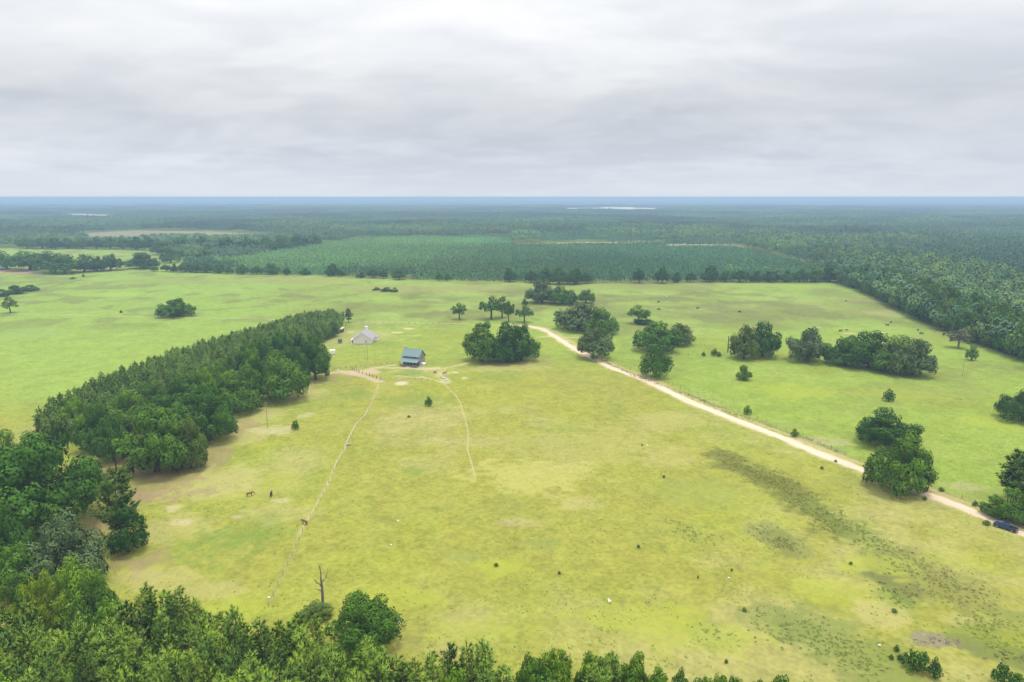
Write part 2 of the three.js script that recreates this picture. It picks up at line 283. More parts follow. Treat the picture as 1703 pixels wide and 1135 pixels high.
// ------------------------------------------------------------------ the colour of the sward and bare soil (what the plants and soil are, no light)
const YEL = [0.315, 0.315, 0.056], GRN = [0.25, 0.338, 0.052], LGT = [0.258, 0.365, 0.068], TAN = [0.375, 0.335, 0.13], OLV = [0.205, 0.235, 0.062], SOIL = [0.48, 0.40, 0.26], PINK = [0.46, 0.34, 0.24], DARKW = [0.142, 0.150, 0.034], DKG = [0.115, 0.20, 0.034], VIV = [0.305, 0.34, 0.04], LITTER = [0.26, 0.185, 0.105], FLOOR = [0.055, 0.07, 0.028];
function swardColour(x, z, fine, out) {
  const n1 = fbm(x / 150 + 7, z / 150, 3), n2 = fbm(x / 46, z / 46 + 9, 4), n3 = fbm(x / 13 + 31, z / 13, 3), rx = roadX(z), Z = -z;
  const east = sstep(2, 14, x - rx), far = sstep(440, 560, Z), west = sstep(-70, -150, x + (Z - 350) * 0.35) * sstep(255, 300, Z + x * 0.1);
  let y = clamp(0.80 + n1 * 0.5 + n2 * 0.55, 0, 1) * (1 - east) * (1 - far) * (1 - 0.75 * west) * (1 - 0.55 * sstep(330, 430, Z));
  y = Math.max(y, clamp(0.12 + n2 * 0.8) * 0.7 * (1 - west) * (1 - 0.6 * east));
  for (let k = 0; k < 3; k++) out[k] = lerp(lerp(GRN[k], LGT[k], clamp(west + far * 0.6 + sstep(300, 470, Z) * 0.5)), YEL[k], y);
  const dull = (1 - 0.8 * west) * clamp(far * (0.5 + n1 * 0.8 + n2 * 1.5 + n3 * 0.5) + east * sstep(0.1, 0.45, n2) * 0.45 + (1 - far) * sstep(0.12, 0.5, n2 * 0.6 + n3 * 0.5) * 0.35);
  for (let k = 0; k < 3; k++) out[k] = lerp(out[k], OLV[k], dull * 0.8);
  const rough = far * sstep(0.06, 0.34, fbm(x / 20 + 90, z / 24 - 30, 4) + 0.5 * n1 + 0.25 * n2) * 0.55;
  for (let k = 0; k < 3; k++) out[k] = lerp(out[k], [0.165, 0.175, 0.062][k], rough);
  const dry = sstep(0.02, 0.42, -n2 * 0.7 + n1 * 0.3 + n3 * 0.3) * (1 - west) * lerp(0.6, 0.22, Math.max(east, far));
  for (let k = 0; k < 3; k++) out[k] = lerp(out[k], TAN[k], dry);
  const viv = sstep(0.10, 0.42, fbm(x / 34 - 40, z / 34 + 13, 3) + n3 * 0.2) * (1 - far) * (1 - west) * 0.4;
  for (let k = 0; k < 3; k++) out[k] = lerp(out[k], east > 0.5 ? VIV[k] * 0.8 : VIV[k], viv);
  let v = 1 + 0.10 * n3;
  if (fine) {
    const a = fbm(x / 4.2, z / 4.2, 4), b = vnoise(x / 0.8 + 5, z / 0.8), e = fbm(x / 1.7 - 8, z / 1.7, 2);
    v += 0.14 * a + 0.13 * b + 0.11 * e;
    const weed = sstep(0.22, 0.5, fbm(x / 2.1 + 60, z / 2.1 - 20, 3) + 0.35 * n2);
    for (let k = 0; k < 3; k++) out[k] = lerp(out[k], DKG[k], weed * 0.22);
  }
  v *= 0.82; for (let k = 0; k < 3; k++) out[k] *= v;
}
function landTexture(x0, z0, x1, z1, W, Hh, fine) {                   // z0 is the far (most negative) edge
  const f = new Float32Array(W * Hh * 3), sx = (x1 - x0) / W, sz = (z1 - z0) / Hh, c = [0, 0, 0];
  for (let j = 0; j < Hh; j++) for (let i = 0; i < W; i++) { swardColour(x0 + (i + 0.5) * sx, z0 + (j + 0.5) * sz, fine, c); const o = (j * W + i) * 3; f[o] = c[0]; f[o + 1] = c[1]; f[o + 2] = c[2]; }
  const each = (ax, az, bx, bz, fn) => { const i0 = Math.max(0, Math.floor((ax - x0) / sx)), i1 = Math.min(W - 1, Math.ceil((bx - x0) / sx)), j0 = Math.max(0, Math.floor((az - z0) / sz)), j1 = Math.min(Hh - 1, Math.ceil((bz - z0) / sz)); for (let j = j0; j <= j1; j++) for (let i = i0; i <= i1; i++) { const a = fn(x0 + (i + 0.5) * sx, z0 + (j + 0.5) * sz); if (a > 0.003) { const o = (j * W + i) * 3, q = each.q; for (let k = 0; k < 3; k++) f[o + k] = lerp(f[o + k], q[k], a); } } };
  const blob = (x, z, rx, rz, q, s, rough = 0.5) => { each.q = q; each(x - rx * 1.6, z - rz * 1.6, x + rx * 1.6, z + rz * 1.6, (X, Z) => { const d = Math.hypot((X - x) / rx, (Z - z) / rz) + rough * (fbm(X / 9 + x, Z / 9, 3) * 1.1 + 0.6 * vnoise(X / 2.2, Z / 2.2 + x)); return s * (1 - sstep(0.55, 1.15, d)); }); };
  const poly = (p, q, s, soft = 0) => { each.q = q; const xs = p.map((e) => e[0]), zs = p.map((e) => e[1]); each(Math.min(...xs), Math.min(...zs), Math.max(...xs), Math.max(...zs), (X, Z) => inside(X + soft * fbm(X / 60, Z / 60, 3), Z + soft * fbm(X / 60 + 9, Z / 60, 3), p) ? s * (1 + 0.3 * fbm(X / 40, Z / 40, 3)) : 0); };
  const band = (p, w, q, s, rough = 0.5) => { each.q = q; const xs = p.map((e) => e[0]), zs = p.map((e) => e[1]); each(Math.min(...xs) - w * 2, Math.min(...zs) - w * 2, Math.max(...xs) + w * 2, Math.max(...zs) + w * 2, (X, Z) => { const d = distTo(X, Z, p) / w + rough * (fbm(X / 7, Z / 7, 3) * 1.2 + 0.5 * vnoise(X / 1.7, Z / 1.7)); return s * (1 - sstep(0.5, 1.1, d)); }); };
  marks({ blob, poly, band });
  const data = new Uint8Array(W * Hh * 4), enc = (v) => Math.round(255 * (v <= 0.0031308 ? 12.92 * v : 1.055 * Math.pow(clamp(v), 1 / 2.4) - 0.055));
  for (let i = 0; i < W * Hh; i++) { data[i * 4] = enc(f[i * 3]); data[i * 4 + 1] = enc(f[i * 3 + 1]); data[i * 4 + 2] = enc(f[i * 3 + 2]); data[i * 4 + 3] = 255; }
  const t = new THREE.DataTexture(data, W, Hh); t.colorSpace = THREE.SRGBColorSpace; t.magFilter = THREE.LinearFilter; t.wrapS = t.wrapT = THREE.ClampToEdgeWrapping; t.needsUpdate = true;
  return t;
}
// a spot given by its middle and half-sizes as they show; kept as metres on the land
const SPOTS = [], spot = (px, py, wx, wy, q, s, rough) => { const [x, z] = at(px, py), rz = Math.abs(at(px, py - wy)[1] - at(px, py + wy)[1]) / 2; SPOTS.push([x, z, wx * axisDepth(z) / LENS, rz, q, q === LITTER || (q === TAN && px < 520) ? s * 0.72 : s, q === LITTER ? 0.8 : rough]); };
const WEEDS = [];                                                     // bands of rank weeds: middle line, half width in metres
const rank = (pts, w, q = DARKW, s = 0.92) => WEEDS.push([line(pts), w, q, s]);
// bare and trodden places
spot(667, 638, 13, 3.8, SOIL, 0.95, 0.15); spot(660, 553.5, 11, 1.6, SOIL, 0.8); spot(681, 547, 9, 1.5, SOIL, 0.8); spot(584, 552.5, 7, 1.4, SOIL, 0.7); spot(688, 559, 14, 1.5, SOIL, 0.45); spot(642, 557, 8, 1.2, SOIL, 0.35);
spot(736, 621, 14, 8, TAN, 0.85); spot(742, 634, 10, 5, SOIL, 0.55); spot(757, 620, 7, 1.6, SOIL, 0.8); spot(773, 629, 6, 2, SOIL, 0.8); spot(700, 613, 30, 3, SOIL, 0.6); spot(690, 618, 45, 4, TAN, 0.6); spot(650, 612, 30, 3, SOIL, 0.45);
spot(595, 620, 40, 5, PINK, 0.75); spot(540, 632, 45, 10, LITTER, 0.6); spot(500, 655, 50, 12, TAN, 0.8); spot(440, 690, 45, 16, TAN, 0.75); spot(420, 725, 40, 18, TAN, 0.8); spot(385, 712, 30, 14, LITTER, 0.75); spot(340, 760, 50, 22, LITTER, 0.8); spot(350, 800, 80, 30, TAN, 0.85); spot(270, 815, 70, 26, LITTER, 0.75); spot(290, 880, 70, 30, TAN, 0.6);
spot(230, 935, 50, 22, LITTER, 0.85); spot(260, 965, 80, 20, TAN, 0.6); spot(330, 985, 70, 18, TAN, 0.6); spot(190, 780, 90, 30, LITTER, 0.9); spot(165, 870, 40, 60, LITTER, 0.9); spot(95, 705, 30, 10, LITTER, 0.8);
spot(290, 845, 16, 6, SOIL, 0.5); spot(300, 870, 20, 6, SOIL, 0.45); spot(395, 860, 14, 4, PINK, 0.5); spot(468, 833, 20, 5, SOIL, 0.4); spot(462, 855, 70, 18, TAN, 0.55); spot(510, 690, 12, 6, SOIL, 0.35); spot(460, 715, 40, 8, SOIL, 0.4);
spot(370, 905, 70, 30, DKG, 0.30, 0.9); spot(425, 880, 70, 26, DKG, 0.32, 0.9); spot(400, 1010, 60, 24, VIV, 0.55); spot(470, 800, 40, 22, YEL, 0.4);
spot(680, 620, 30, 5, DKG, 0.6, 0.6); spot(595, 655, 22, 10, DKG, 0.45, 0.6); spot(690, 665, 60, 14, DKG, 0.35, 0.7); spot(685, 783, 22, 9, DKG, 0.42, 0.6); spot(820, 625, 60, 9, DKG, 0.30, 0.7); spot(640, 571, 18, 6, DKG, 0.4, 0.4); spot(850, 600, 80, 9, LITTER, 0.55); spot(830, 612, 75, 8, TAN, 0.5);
spot(770, 925, 45, 11, OLV, 0.5); spot(870, 870, 40, 9, PINK, 0.22); spot(905, 905, 30, 10, OLV, 0.4); spot(960, 840, 60, 14, TAN, 0.5); spot(980, 740, 130, 40, TAN, 0.30); spot(880, 790, 110, 30, [0.42, 0.39, 0.12], 0.45); spot(1110, 700, 90, 16, TAN, 0.35); spot(930, 710, 50, 12, DKG, 0.22, 0.8); spot(1150, 820, 90, 26, OLV, 0.35); spot(1120, 760, 60, 20, TAN, 0.3);
spot(640, 990, 90, 22, VIV, 0.45); spot(830, 945, 70, 18, VIV, 0.55); spot(1050, 1030, 120, 30, VIV, 0.5); spot(1180, 1060, 120, 30, VIV, 0.45); spot(800, 1050, 100, 20, VIV, 0.4); spot(740, 1085, 30, 12, TAN, 0.6); spot(1010, 1012, 25, 8, OLV, 0.4); spot(1380, 985, 70, 25, VIV, 0.4); spot(1460, 940, 60, 16, VIV, 0.45); spot(1590, 930, 90, 18, VIV, 0.35); spot(1460, 1020, 60, 22, TAN, 0.55); spot(1430, 900, 30, 10, OLV, 0.3); spot(1600, 1030, 50, 12, TAN, 0.4);
spot(1650, 820, 60, 14, OLV, 0.4); spot(1380, 735, 40, 8, PINK, 0.30); spot(1320, 708, 50, 7, OLV, 0.45); spot(1600, 810, 35, 9, PINK, 0.3); spot(1500, 655, 90, 14, VIV, 0.35); spot(1640, 700, 50, 15, VIV, 0.4); spot(1590, 650, 80, 12, OLV, 0.35); spot(1310, 650, 70, 14, VIV, 0.4); spot(1560, 560, 60, 6, OLV, 0.45); spot(1470, 520, 60, 5, [0.27, 0.22, 0.10], 0.5); spot(1430, 500, 40, 4, [0.27, 0.22, 0.10], 0.5); spot(1410, 555, 14, 1.6, SOIL, 0.5); spot(1468, 554, 7, 1.4, SOIL, 0.7); spot(1358, 545, 12, 1.2, SOIL, 0.5); spot(1572, 553, 8, 2, PINK, 0.6);
spot(1100, 505, 80, 5, GRN, 0.4); spot(910, 478, 230, 6, OLV, 0.5); spot(640, 480, 90, 6, [0.25, 0.22, 0.08], 0.55); spot(760, 480, 90, 6, [0.25, 0.22, 0.08], 0.5); spot(300, 468, 120, 6, OLV, 0.6); spot(480, 466, 120, 5, [0.26, 0.24, 0.09], 0.5); spot(1150, 478, 120, 6, OLV, 0.55); spot(180, 490, 70, 4, LGT, 0.7); spot(110, 515, 70, 3, OLV, 0.6); spot(230, 500, 60, 3, OLV, 0.5); spot(1008, 492, 16, 4, DARKW, 0.5); spot(1290, 513, 40, 3, OLV, 0.6); spot(50, 555, 60, 10, [0.22, 0.32, 0.10], 0.4);
rank([[1195, 757], [1225, 776], [1262, 795], [1305, 812], [1335, 833], [1365, 858], [1400, 886]], 4.6); rank([[1255, 782], [1300, 800], [1330, 822]], 4.0, DARKW, 0.5); rank([[1350, 840], [1400, 872], [1450, 900], [1480, 920]], 4.2, [0.15, 0.19, 0.045], 0.5); rank([[1275, 880], [1300, 905], [1330, 915]], 4.0, [0.16, 0.18, 0.07], 0.5); rank([[1290, 890], [1310, 918]], 2.5, DARKW, 0.5);
rank([[1455, 960], [1480, 973], [1500, 984]], 3.2, [0.09, 0.105, 0.035], 0.7); rank([[1500, 935], [1540, 950], [1580, 985], [1620, 1005]], 6.0, [0.17, 0.175, 0.05], 0.6); rank([[1475, 985], [1500, 1010]], 2.5, [0.15, 0.2, 0.04], 0.5); rank([[1265, 1025], [1300, 1050], [1325, 1058]], 3.6, [0.16, 0.19, 0.05], 0.55); rank([[1340, 1050], [1400, 1075], [1440, 1100], [1470, 1130]], 5.5, [0.15, 0.19, 0.045], 0.6); rank([[1160, 1045], [1200, 1065]], 2.6, [0.16, 0.2, 0.045], 0.45);
rank([[1535, 1066], [1575, 1066], [1608, 1070]], 1.7, [0.2, 0.165, 0.125], 0.75); rank([[1640, 1060], [1680, 1070], [1720, 1090]], 4.4, [0.19, 0.22, 0.03], 0.75); rank([[1630, 1080], [1670, 1092], [1720, 1105]], 2.4, [0.11, 0.13, 0.04], 0.6); rank([[1610, 1050], [1640, 1040], [1700, 1030]], 3.0, [0.17, 0.2, 0.045], 0.45);
rank([[1000, 601], [1060, 626], [1120, 648], [1200, 680]], 1.6, [0.14, 0.17, 0.06], 0.6); rank([[1200, 682], [1320, 722], [1400, 752]], 1.4, [0.17, 0.18, 0.07], 0.5); rank([[820, 568], [850, 585], [890, 592]], 4, DKG, 0.35); rank([[1110, 870], [1180, 900]], 3.5, [0.2, 0.22, 0.05], 0.3);
function marks({ blob, poly, band }) {
  for (const [p, w, q, s] of WEEDS) band(p, w * 1.75, q, s, 0.55);
  for (const e of SPOTS) blob(...e);
  band(ROAD, 4.6, TAN, 0.75); band(ROAD, 2.9, [0.6, 0.48, 0.33], 0.9, 0.3); band(ROAD.map(([x, z]) => [x + 5, z - 1]), 1.6, [0.44, 0.33, 0.19], 0.55);
  band(LANE, 1.4, TAN, 0.6, 0.5); band(SPUR, 1.6, SOIL, 0.7); band(TRACK_LEFT, 0.6, TAN, 0.6); band(TRACK_RIGHT, 0.5, TAN, 0.45); band(YARD_PATH, 2.0, SOIL, 0.5); band(PINK_PATH, 3.0, PINK, 0.7); band(EAST_PATH, 1.6, SOIL, 0.6); band(FAR_TRACK, 1.1, SOIL, 0.45, 0.9); band(FENCE_WEST, 1.6, DARKW, 0.7);
  band(line([[700, 627], [720, 632], [735, 636]]), 1.1, SOIL, 0.7); band(line([[657, 625], [700, 629]]), 0.9, SOIL, 0.5); band(line([[497, 892], [486, 925], [476, 945], [462, 975], [450, 1000]]), 0.5, [0.3, 0.29, 0.14], 0.3);
  poly(line([[-40, 453], [-40, 448.5], [40, 449], [75, 453], [60, 456.5]]), [0.36, 0.24, 0.16], 0.9);
  poly(CUTOVER, [0.215, 0.19, 0.12], 0.9, 40); poly(CUTOVER_WEST, [0.3, 0.31, 0.16], 0.8, 30); poly(STRIP_CLEARING, [0.42, 0.34, 0.2], 0.8, 30); poly(PALE_FIELD, [0.6, 0.54, 0.42], 0.95); poly(BROWN_FIELD, [0.5, 0.4, 0.28], 0.9); poly(YOUNG, [0.17, 0.19, 0.06], 0.8, 40);
}

// ------------------------------------------------------------------ the ground, one sheet to the horizon
{
  const NEAR = [-330, -330, 330, -50], MID = [-800, -900, 800, -330], FAR = [-7000, -8200, 7000, 200], ALL = [-90000, -90000, 90000, 8000];
  const pos = [], uv = [], idx = [], groups = [];
  const quad = (x0, z0, x1, z1, [tx0, tz0, tx1, tz1]) => { const b = pos.length / 3; for (const [x, z] of [[x0, z0], [x1, z0], [x1, z1], [x0, z1]]) { pos.push(x, 0, z); uv.push((x - tx0) / (tx1 - tx0), (z - tz0) / (tz1 - tz0)); } idx.push(b, b + 2, b + 1, b, b + 3, b + 2); };
  const group = (m, fn) => { const s = idx.length; fn(); groups.push([s, idx.length - s, m]); };
  const frame = (o, i, t) => { quad(o[0], o[1], o[2], i[1], t); quad(o[0], i[3], o[2], o[3], t); quad(o[0], i[1], i[0], i[3], t); quad(i[2], i[1], o[2], i[3], t); };
  group(0, () => quad(...NEAR, NEAR)); group(1, () => quad(...MID, MID));
  group(2, () => { const F = FAR; quad(F[0], F[1], F[2], MID[1], F); quad(F[0], MID[1], MID[0], MID[3], F); quad(MID[2], MID[1], F[2], MID[3], F); quad(F[0], MID[3], NEAR[0], NEAR[3], F); quad(NEAR[2], MID[3], F[2], NEAR[3], F); quad(F[0], NEAR[3], F[2], F[3], F); });
  group(3, () => frame(ALL, FAR, FAR));
  const g = new THREE.BufferGeometry();
  g.setAttribute('position', new THREE.BufferAttribute(new Float32Array(pos), 3)); g.setAttribute('uv', new THREE.BufferAttribute(new Float32Array(uv), 2)); g.setIndex(idx); g.computeVertexNormals();
  for (const [s, n, m] of groups) g.addGroup(s, n, m);
  const bn = 256, bump = new Uint8Array(bn * bn * 4);
  for (let j = 0; j < bn; j++) for (let i = 0; i < bn; i++) { const a = i / bn * 6.2832, b = j / bn * 6.2832, v = fbm(Math.cos(a) * 9 + Math.cos(b) * 7, Math.sin(a) * 9 + Math.sin(b) * 7, 4) * 0.5 + 0.5 + (GR[(i * 131 + j * 7919) & 65535]) * 0.15; const o = (j * bn + i) * 4; bump[o] = bump[o + 1] = bump[o + 2] = clamp(v) * 255; bump[o + 3] = 255; }
  const bt = (box, size) => { const t = new THREE.DataTexture(bump, bn, bn); t.magFilter = THREE.LinearFilter; t.wrapS = t.wrapT = THREE.RepeatWrapping; t.repeat.set((box[2] - box[0]) / size, (box[3] - box[1]) / size); t.needsUpdate = true; return t; };
  const mat = (map, bumpMap, bumpScale) => new THREE.MeshPhysicalMaterial({ map, roughness: 1, specularIntensity: 0.15, metalness: 0, bumpMap, bumpScale });
  const m = new THREE.Mesh(g, [mat(landTexture(...NEAR, 2048, 1024, true), bt(NEAR, 23), 0.16), mat(landTexture(...MID, 2048, 1024, true), bt(MID, 31), 0.2), mat(landTexture(...FAR, 2048, 1024, false), null, 0), paint(0.05, 0.07, 0.03, 1)]);
  m.name = 'ground'; m.userData.kind = 'structure'; m.receiveShadow = true; scene.add(m);
}
// ribbons of bare sand: the road and the trodden tracks
function ribbon(name, pts, width, y, mat, step = 1.2, ragged = 0.2, seed = 0) {
  const c = new THREE.CatmullRomCurve3(pts.map(([x, z]) => new THREE.Vector3(x, 0, z)), false, 'centripetal'), n = Math.ceil(c.getLength() / step), m = new Maker(), cols = 7;
  const ps = c.getSpacedPoints(n);
  ps.forEach((p, i) => {
    const a = ps[Math.max(0, i - 1)], b = ps[Math.min(n, i + 1)], dx = b.x - a.x, dz = b.z - a.z, l = 1 / Math.hypot(dx, dz), nx = -dz * l, nz = dx * l;
    for (let k = 0; k < cols; k++) {
      const t = k / (cols - 1) * 2 - 1, e = Math.abs(t) === 1 ? 1 + ragged * 1.5 * fbm(i * 0.35 + seed, t * 9 + seed, 4) + ragged * (GR[(i * 37 + k * 991) & 65535]) * 0.5 : 1, o = t * width / 2 * e * Math.min(1, 0.15 + i * step / (width * 9), 0.15 + (n - i) * step / (width * 22)), rut = Math.exp(-(((Math.abs(t) - 0.42) / 0.2) ** 2)), v = 0.90 + 0.16 * rut - 0.06 * Math.exp(-((t / 0.18) ** 2)) + 0.12 * fbm(i * 0.11 + seed, t * 2, 3), w = Math.abs(t) === 1 ? 0.9 : 1;
      m.vert(p.x + nx * o, y - (Math.abs(t) === 1 ? y * 0.85 : 0.02 * rut), p.z + nz * o, 0, 1, 0, v * w, v * w * (0.97 + 0.03 * rut), v * w * (0.92 + 0.08 * rut));
    }
    if (i) for (let k = 0; k + 1 < cols; k++) { const q = (i - 1) * cols + k; m.tri(q, q + 1, q + cols); m.tri(q + 1, q + cols + 1, q + cols); }
  });
  return structure(name, m.geometry(), mat);
}
const SAND = new THREE.MeshStandardMaterial({ color: new THREE.Color(0.62, 0.49, 0.36), roughness: 1, vertexColors: true, side: THREE.DoubleSide });
const DUST = new THREE.MeshStandardMaterial({ color: new THREE.Color(0.40, 0.345, 0.17), roughness: 1, vertexColors: true, side: THREE.DoubleSide });
ribbon('dirt_road', ROAD, 4.2, 0.05, SAND, 1.2, 0.16, 3);
ribbon('farm_lane', LANE, 1.0, 0.04, DUST, 1.5, 0.3, 9);
ribbon('trodden_path', TRACK_LEFT, 0.42, 0.03, DUST, 0.8, 0.5, 21);
ribbon('trodden_path', TRACK_RIGHT, 0.32, 0.03, DUST, 0.8, 0.5, 33);
// ------------------------------------------------------------------ the woods that read as one mass
const WOODS_MAT = leafMat(1, 1, 1, { roughness: 0.8 });
function massTree(m, R, x, z, kind, s = 1) {                          // a small tree of a far wood: crown of leaf sprays round a few clumps
  const pick = { young: [1.5, 6, 22], pine: [2.5, 15, 40], broad: [5.6, 15, 150] }[kind], r = pick[0] * s * (0.8 + 0.4 * R()), h = pick[1] * s * (0.75 + 0.5 * R()), n = pick[2];
  const v = 0.88 + 0.24 * R(), w = R();
  const base = kind === 'broad' ? [lerp(0.048, 0.10, w), lerp(0.108, 0.158, w), lerp(0.034, 0.055, R())] : kind === 'pine' ? [0.050 + 0.02 * w, 0.118 + 0.02 * w, 0.062] : w > 0.93 ? [0.16, 0.2, 0.055] : [0.052 + 0.03 * w, 0.150 + 0.03 * w, 0.060];
  const lump = kind === 'broad' ? 4 : 1, cs = [];
  for (let i = 0; i < lump; i++) cs.push([lump > 1 ? (R() - 0.5) * r : 0, lump > 1 ? h * (0.6 + 0.2 * R()) : 0, lump > 1 ? (R() - 0.5) * r : 0, r * (0.5 + 0.25 * R())]);
  for (let j = 0; j < n; j++) {
    const a = R() * 6.28; let px, py, pz, dx, dy, dz;
    if (kind === 'broad') { const c = cs[j % lump]; dy = -0.5 + 1.5 * R(); const q = Math.sqrt(Math.max(0, 1 - dy * dy)); dx = Math.cos(a) * q; dz = Math.sin(a) * q; px = c[0] + dx * c[3] * 1.05; py = Math.max(1, c[1] + dy * c[3] * 0.85); pz = c[2] + dz * c[3] * 1.05; }
    else { const t = R(), q = r * Math.pow(1 - t, 0.7) * (0.6 + 0.4 * R()); dx = Math.cos(a); dz = Math.sin(a); dy = 0.5; px = dx * q; pz = dz * q; py = h * (kind === 'pine' ? 0.45 + 0.55 * t : 0.12 + 0.88 * t); }
    let nx = dx + (R() - 0.5) * 0.7, ny = dy + 0.3 + (R() - 0.5) * 0.7, nz = dz + (R() - 0.5) * 0.7; const l = 1 / Math.hypot(nx, ny, nz); nx *= l; ny *= l; nz *= l;
    const k = 1.36 * v * (0.9 + 0.2 * R());
    leafQuad(m, x + px, py, z + pz, nx, ny, nz, (kind === 'broad' ? 1.55 : kind === 'pine' ? 1.5 : 1.15) * s * (0.7 + 0.6 * R()), R, [base[0] * k, base[1] * k, base[2] * k], nx * 0.8, Math.abs(ny) * 0.8 + 0.25, nz * 0.8);
  }
}
{
  const TILE = 60, R = rand32(4242), variants = {};
  const patch = (kind, seed) => { const r = rand32(seed), m = new Maker(), step = kind === 'broad' ? 8.6 : kind === 'pine' ? 5.2 : 3.6; for (let x = -TILE / 2; x < TILE / 2; x += step) for (let z = -TILE / 2; z < TILE / 2; z += step) { if (r() < (kind === 'young' ? 0.15 : 0.06)) continue; massTree(m, r, x + r() * step, z + r() * step, kind === 'pine' && r() < 0.10 ? 'broad' : kind, 1); } return m.geometry(); };
  for (const kind of ['young', 'pine', 'broad']) variants[kind] = [1, 2, 3].map((k) => patch(kind, k * 97 + kind.length * 1001));
  const lone = {}; for (const kind of ['young', 'pine', 'broad']) lone[kind] = [1, 2, 3, 4].map((k) => { const m = new Maker(); massTree(m, rand32(k * 31 + kind.length), 0, 0, kind); return m.geometry(); });
  const lists = new Map(), put = (geo, matrix, tint) => { if (!lists.has(geo)) lists.set(geo, []); lists.get(geo).push([matrix, tint]); };
  const free = (x, z) => { for (const p of OPEN) if (inside(x, z, p)) return true; return false; };
  const kindAt = (x, z) => { if (inside(x, z, YOUNG)) return 'young'; const d = distTo(x, z, EAST_EDGE), e = fbm(x / 120, z / 120, 3); if (-z < 1500 && x > 200 && d < 170 + 160 * e) return 'broad'; return e + 0.5 * fbm(x / 600 + 5, z / 600, 2) > 0.24 ? 'broad' : 'pine'; };
  const M = new THREE.Matrix4(), Q = new THREE.Quaternion(), UPV = new THREE.Vector3(0, 1, 0), V = new THREE.Vector3(), S = new THREE.Vector3();
  const place = (geo, x, z, turn, s, sy, tint) => put(geo, M.clone().compose(V.set(x, 0, z), Q.setFromAxisAngle(UPV, turn), S.set(s, sy, s)), tint);
  for (let zi = 6; zi < 7200 / TILE; zi++) {
    const z = -(zi + 0.5) * TILE, half = Math.ceil((-z * 0.79 + 120) / TILE);
    for (let xi = -half; xi <= half; xi++) {
      const x = (xi + 0.5) * TILE; let o = 0;
      for (const [a, b] of [[-0.5, -0.5], [0.5, -0.5], [-0.5, 0.5], [0.5, 0.5], [0, 0], [0, -0.5], [0, 0.5], [0.5, 0], [-0.5, 0]]) if (free(x + a * TILE * 1.1, z + b * TILE * 1.1)) o++;
      if (o === 9) continue;
      const kind = kindAt(x, z), stand = fbm(x / 420 + 3, z / 420, 3), tall = kind === 'young' ? (inside(x + 60 * fbm(x / 90, z / 90, 2), z, YOUNG_EAST) ? 1.0 : 0.95) + 0.12 * (R() - 0.5) : (kind === 'broad' ? 1.3 : 0.95) + 0.5 * stand + 0.1 * R(), block = GR[(Math.floor((x + z * 0.3) / 380) * 31 + Math.floor((z - x * 0.2) / 520) * 977) & 65535], tone = (1.0 + 0.6 * fbm(x / 300, z / 300 + 40, 3) + 0.20 * block * sstep(-1200, -1800, z) + 0.12 * (R() - 0.5)) * (kind === 'young' ? lerp(1.3, 0.82, sstep(-160, 200, x + 160 * fbm(x / 110, z / 110, 3))) : 1), warm = 0.12 * fbm(x / 250 - 9, z / 250, 2) + (kind === 'young' ? lerp(0.16, -0.06, sstep(-160, 200, x)) : 0);
      const tint = [tone * (1 + warm), tone, tone * (1 - warm)];
      if (o === 0) { place(variants[kind][Math.floor(R() * 3)], x, z, Math.floor(R() * 4) * Math.PI / 2, 1, tall, tint); continue; }
      const step = kind === 'broad' ? 8.6 : kind === 'pine' ? 5.2 : 3.6;
      for (let a = -0.5 * TILE; a < 0.5 * TILE; a += step) for (let b = -0.5 * TILE; b < 0.5 * TILE; b += step) { const X = x + a + R() * step, Z = z + b + R() * step; if (!free(X, Z) && R() > 0.1) place(lone[kind][Math.floor(R() * 4)], X, Z, R() * 6.28, 0.85 + 0.4 * R(), tall, tint); }
    }
  }
  for (const [geo, list] of lists) {
    const im = new THREE.InstancedMesh(geo, WOODS_MAT, list.length); im.name = numbered('distant_woods'); im.userData.kind = 'stuff'; im.castShadow = im.receiveShadow = true;
    list.forEach(([m, t], i) => { im.setMatrixAt(i, m); im.setColorAt(i, new THREE.Color(...t)); });
    scene.add(im);
  }
}
{ // beyond seven kilometres: an uneven roof of tree tops out to the horizon
  const m = new Maker(), NA = 620, NR = 210, a0 = -0.75, a1 = 0.75;
  for (let j = 0; j <= NR; j++) { const r = 6900 * Math.pow(85000 / 6900, j / NR); for (let i = 0; i <= NA; i++) { const a = lerp(a0, a1, i / NA), x = Math.sin(a) * r, z = -Math.cos(a) * r, s = 1 + r / 9000, n = fbm(x / (90 * s), z / (90 * s), 4), b = fbm(x / 1100, z / 1500, 3), v = 0.85 + 0.5 * b + 0.5 * GR[(i * 257 + j * 8191) & 65535] * 0.5; m.vert(x, j === 0 ? 0 : Math.max(2, 13 + 12 * n + 5 * GR[(i * 911 + j * 367) & 65535]), z, 0, 1, 0, 0.08 * v, 0.165 * v, 0.095 * v); } }
  for (let j = 0; j < NR; j++) for (let i = 0; i < NA; i++) { const q = j * (NA + 1) + i; m.tri(q, q + 1, q + NA + 1); m.tri(q + 1, q + NA + 2, q + NA + 1); }
  const g = m.geometry(); g.computeVertexNormals();
  structure('distant_forest', g, leafMat(1, 1, 1, { roughness: 0.9 }), 'stuff');
}
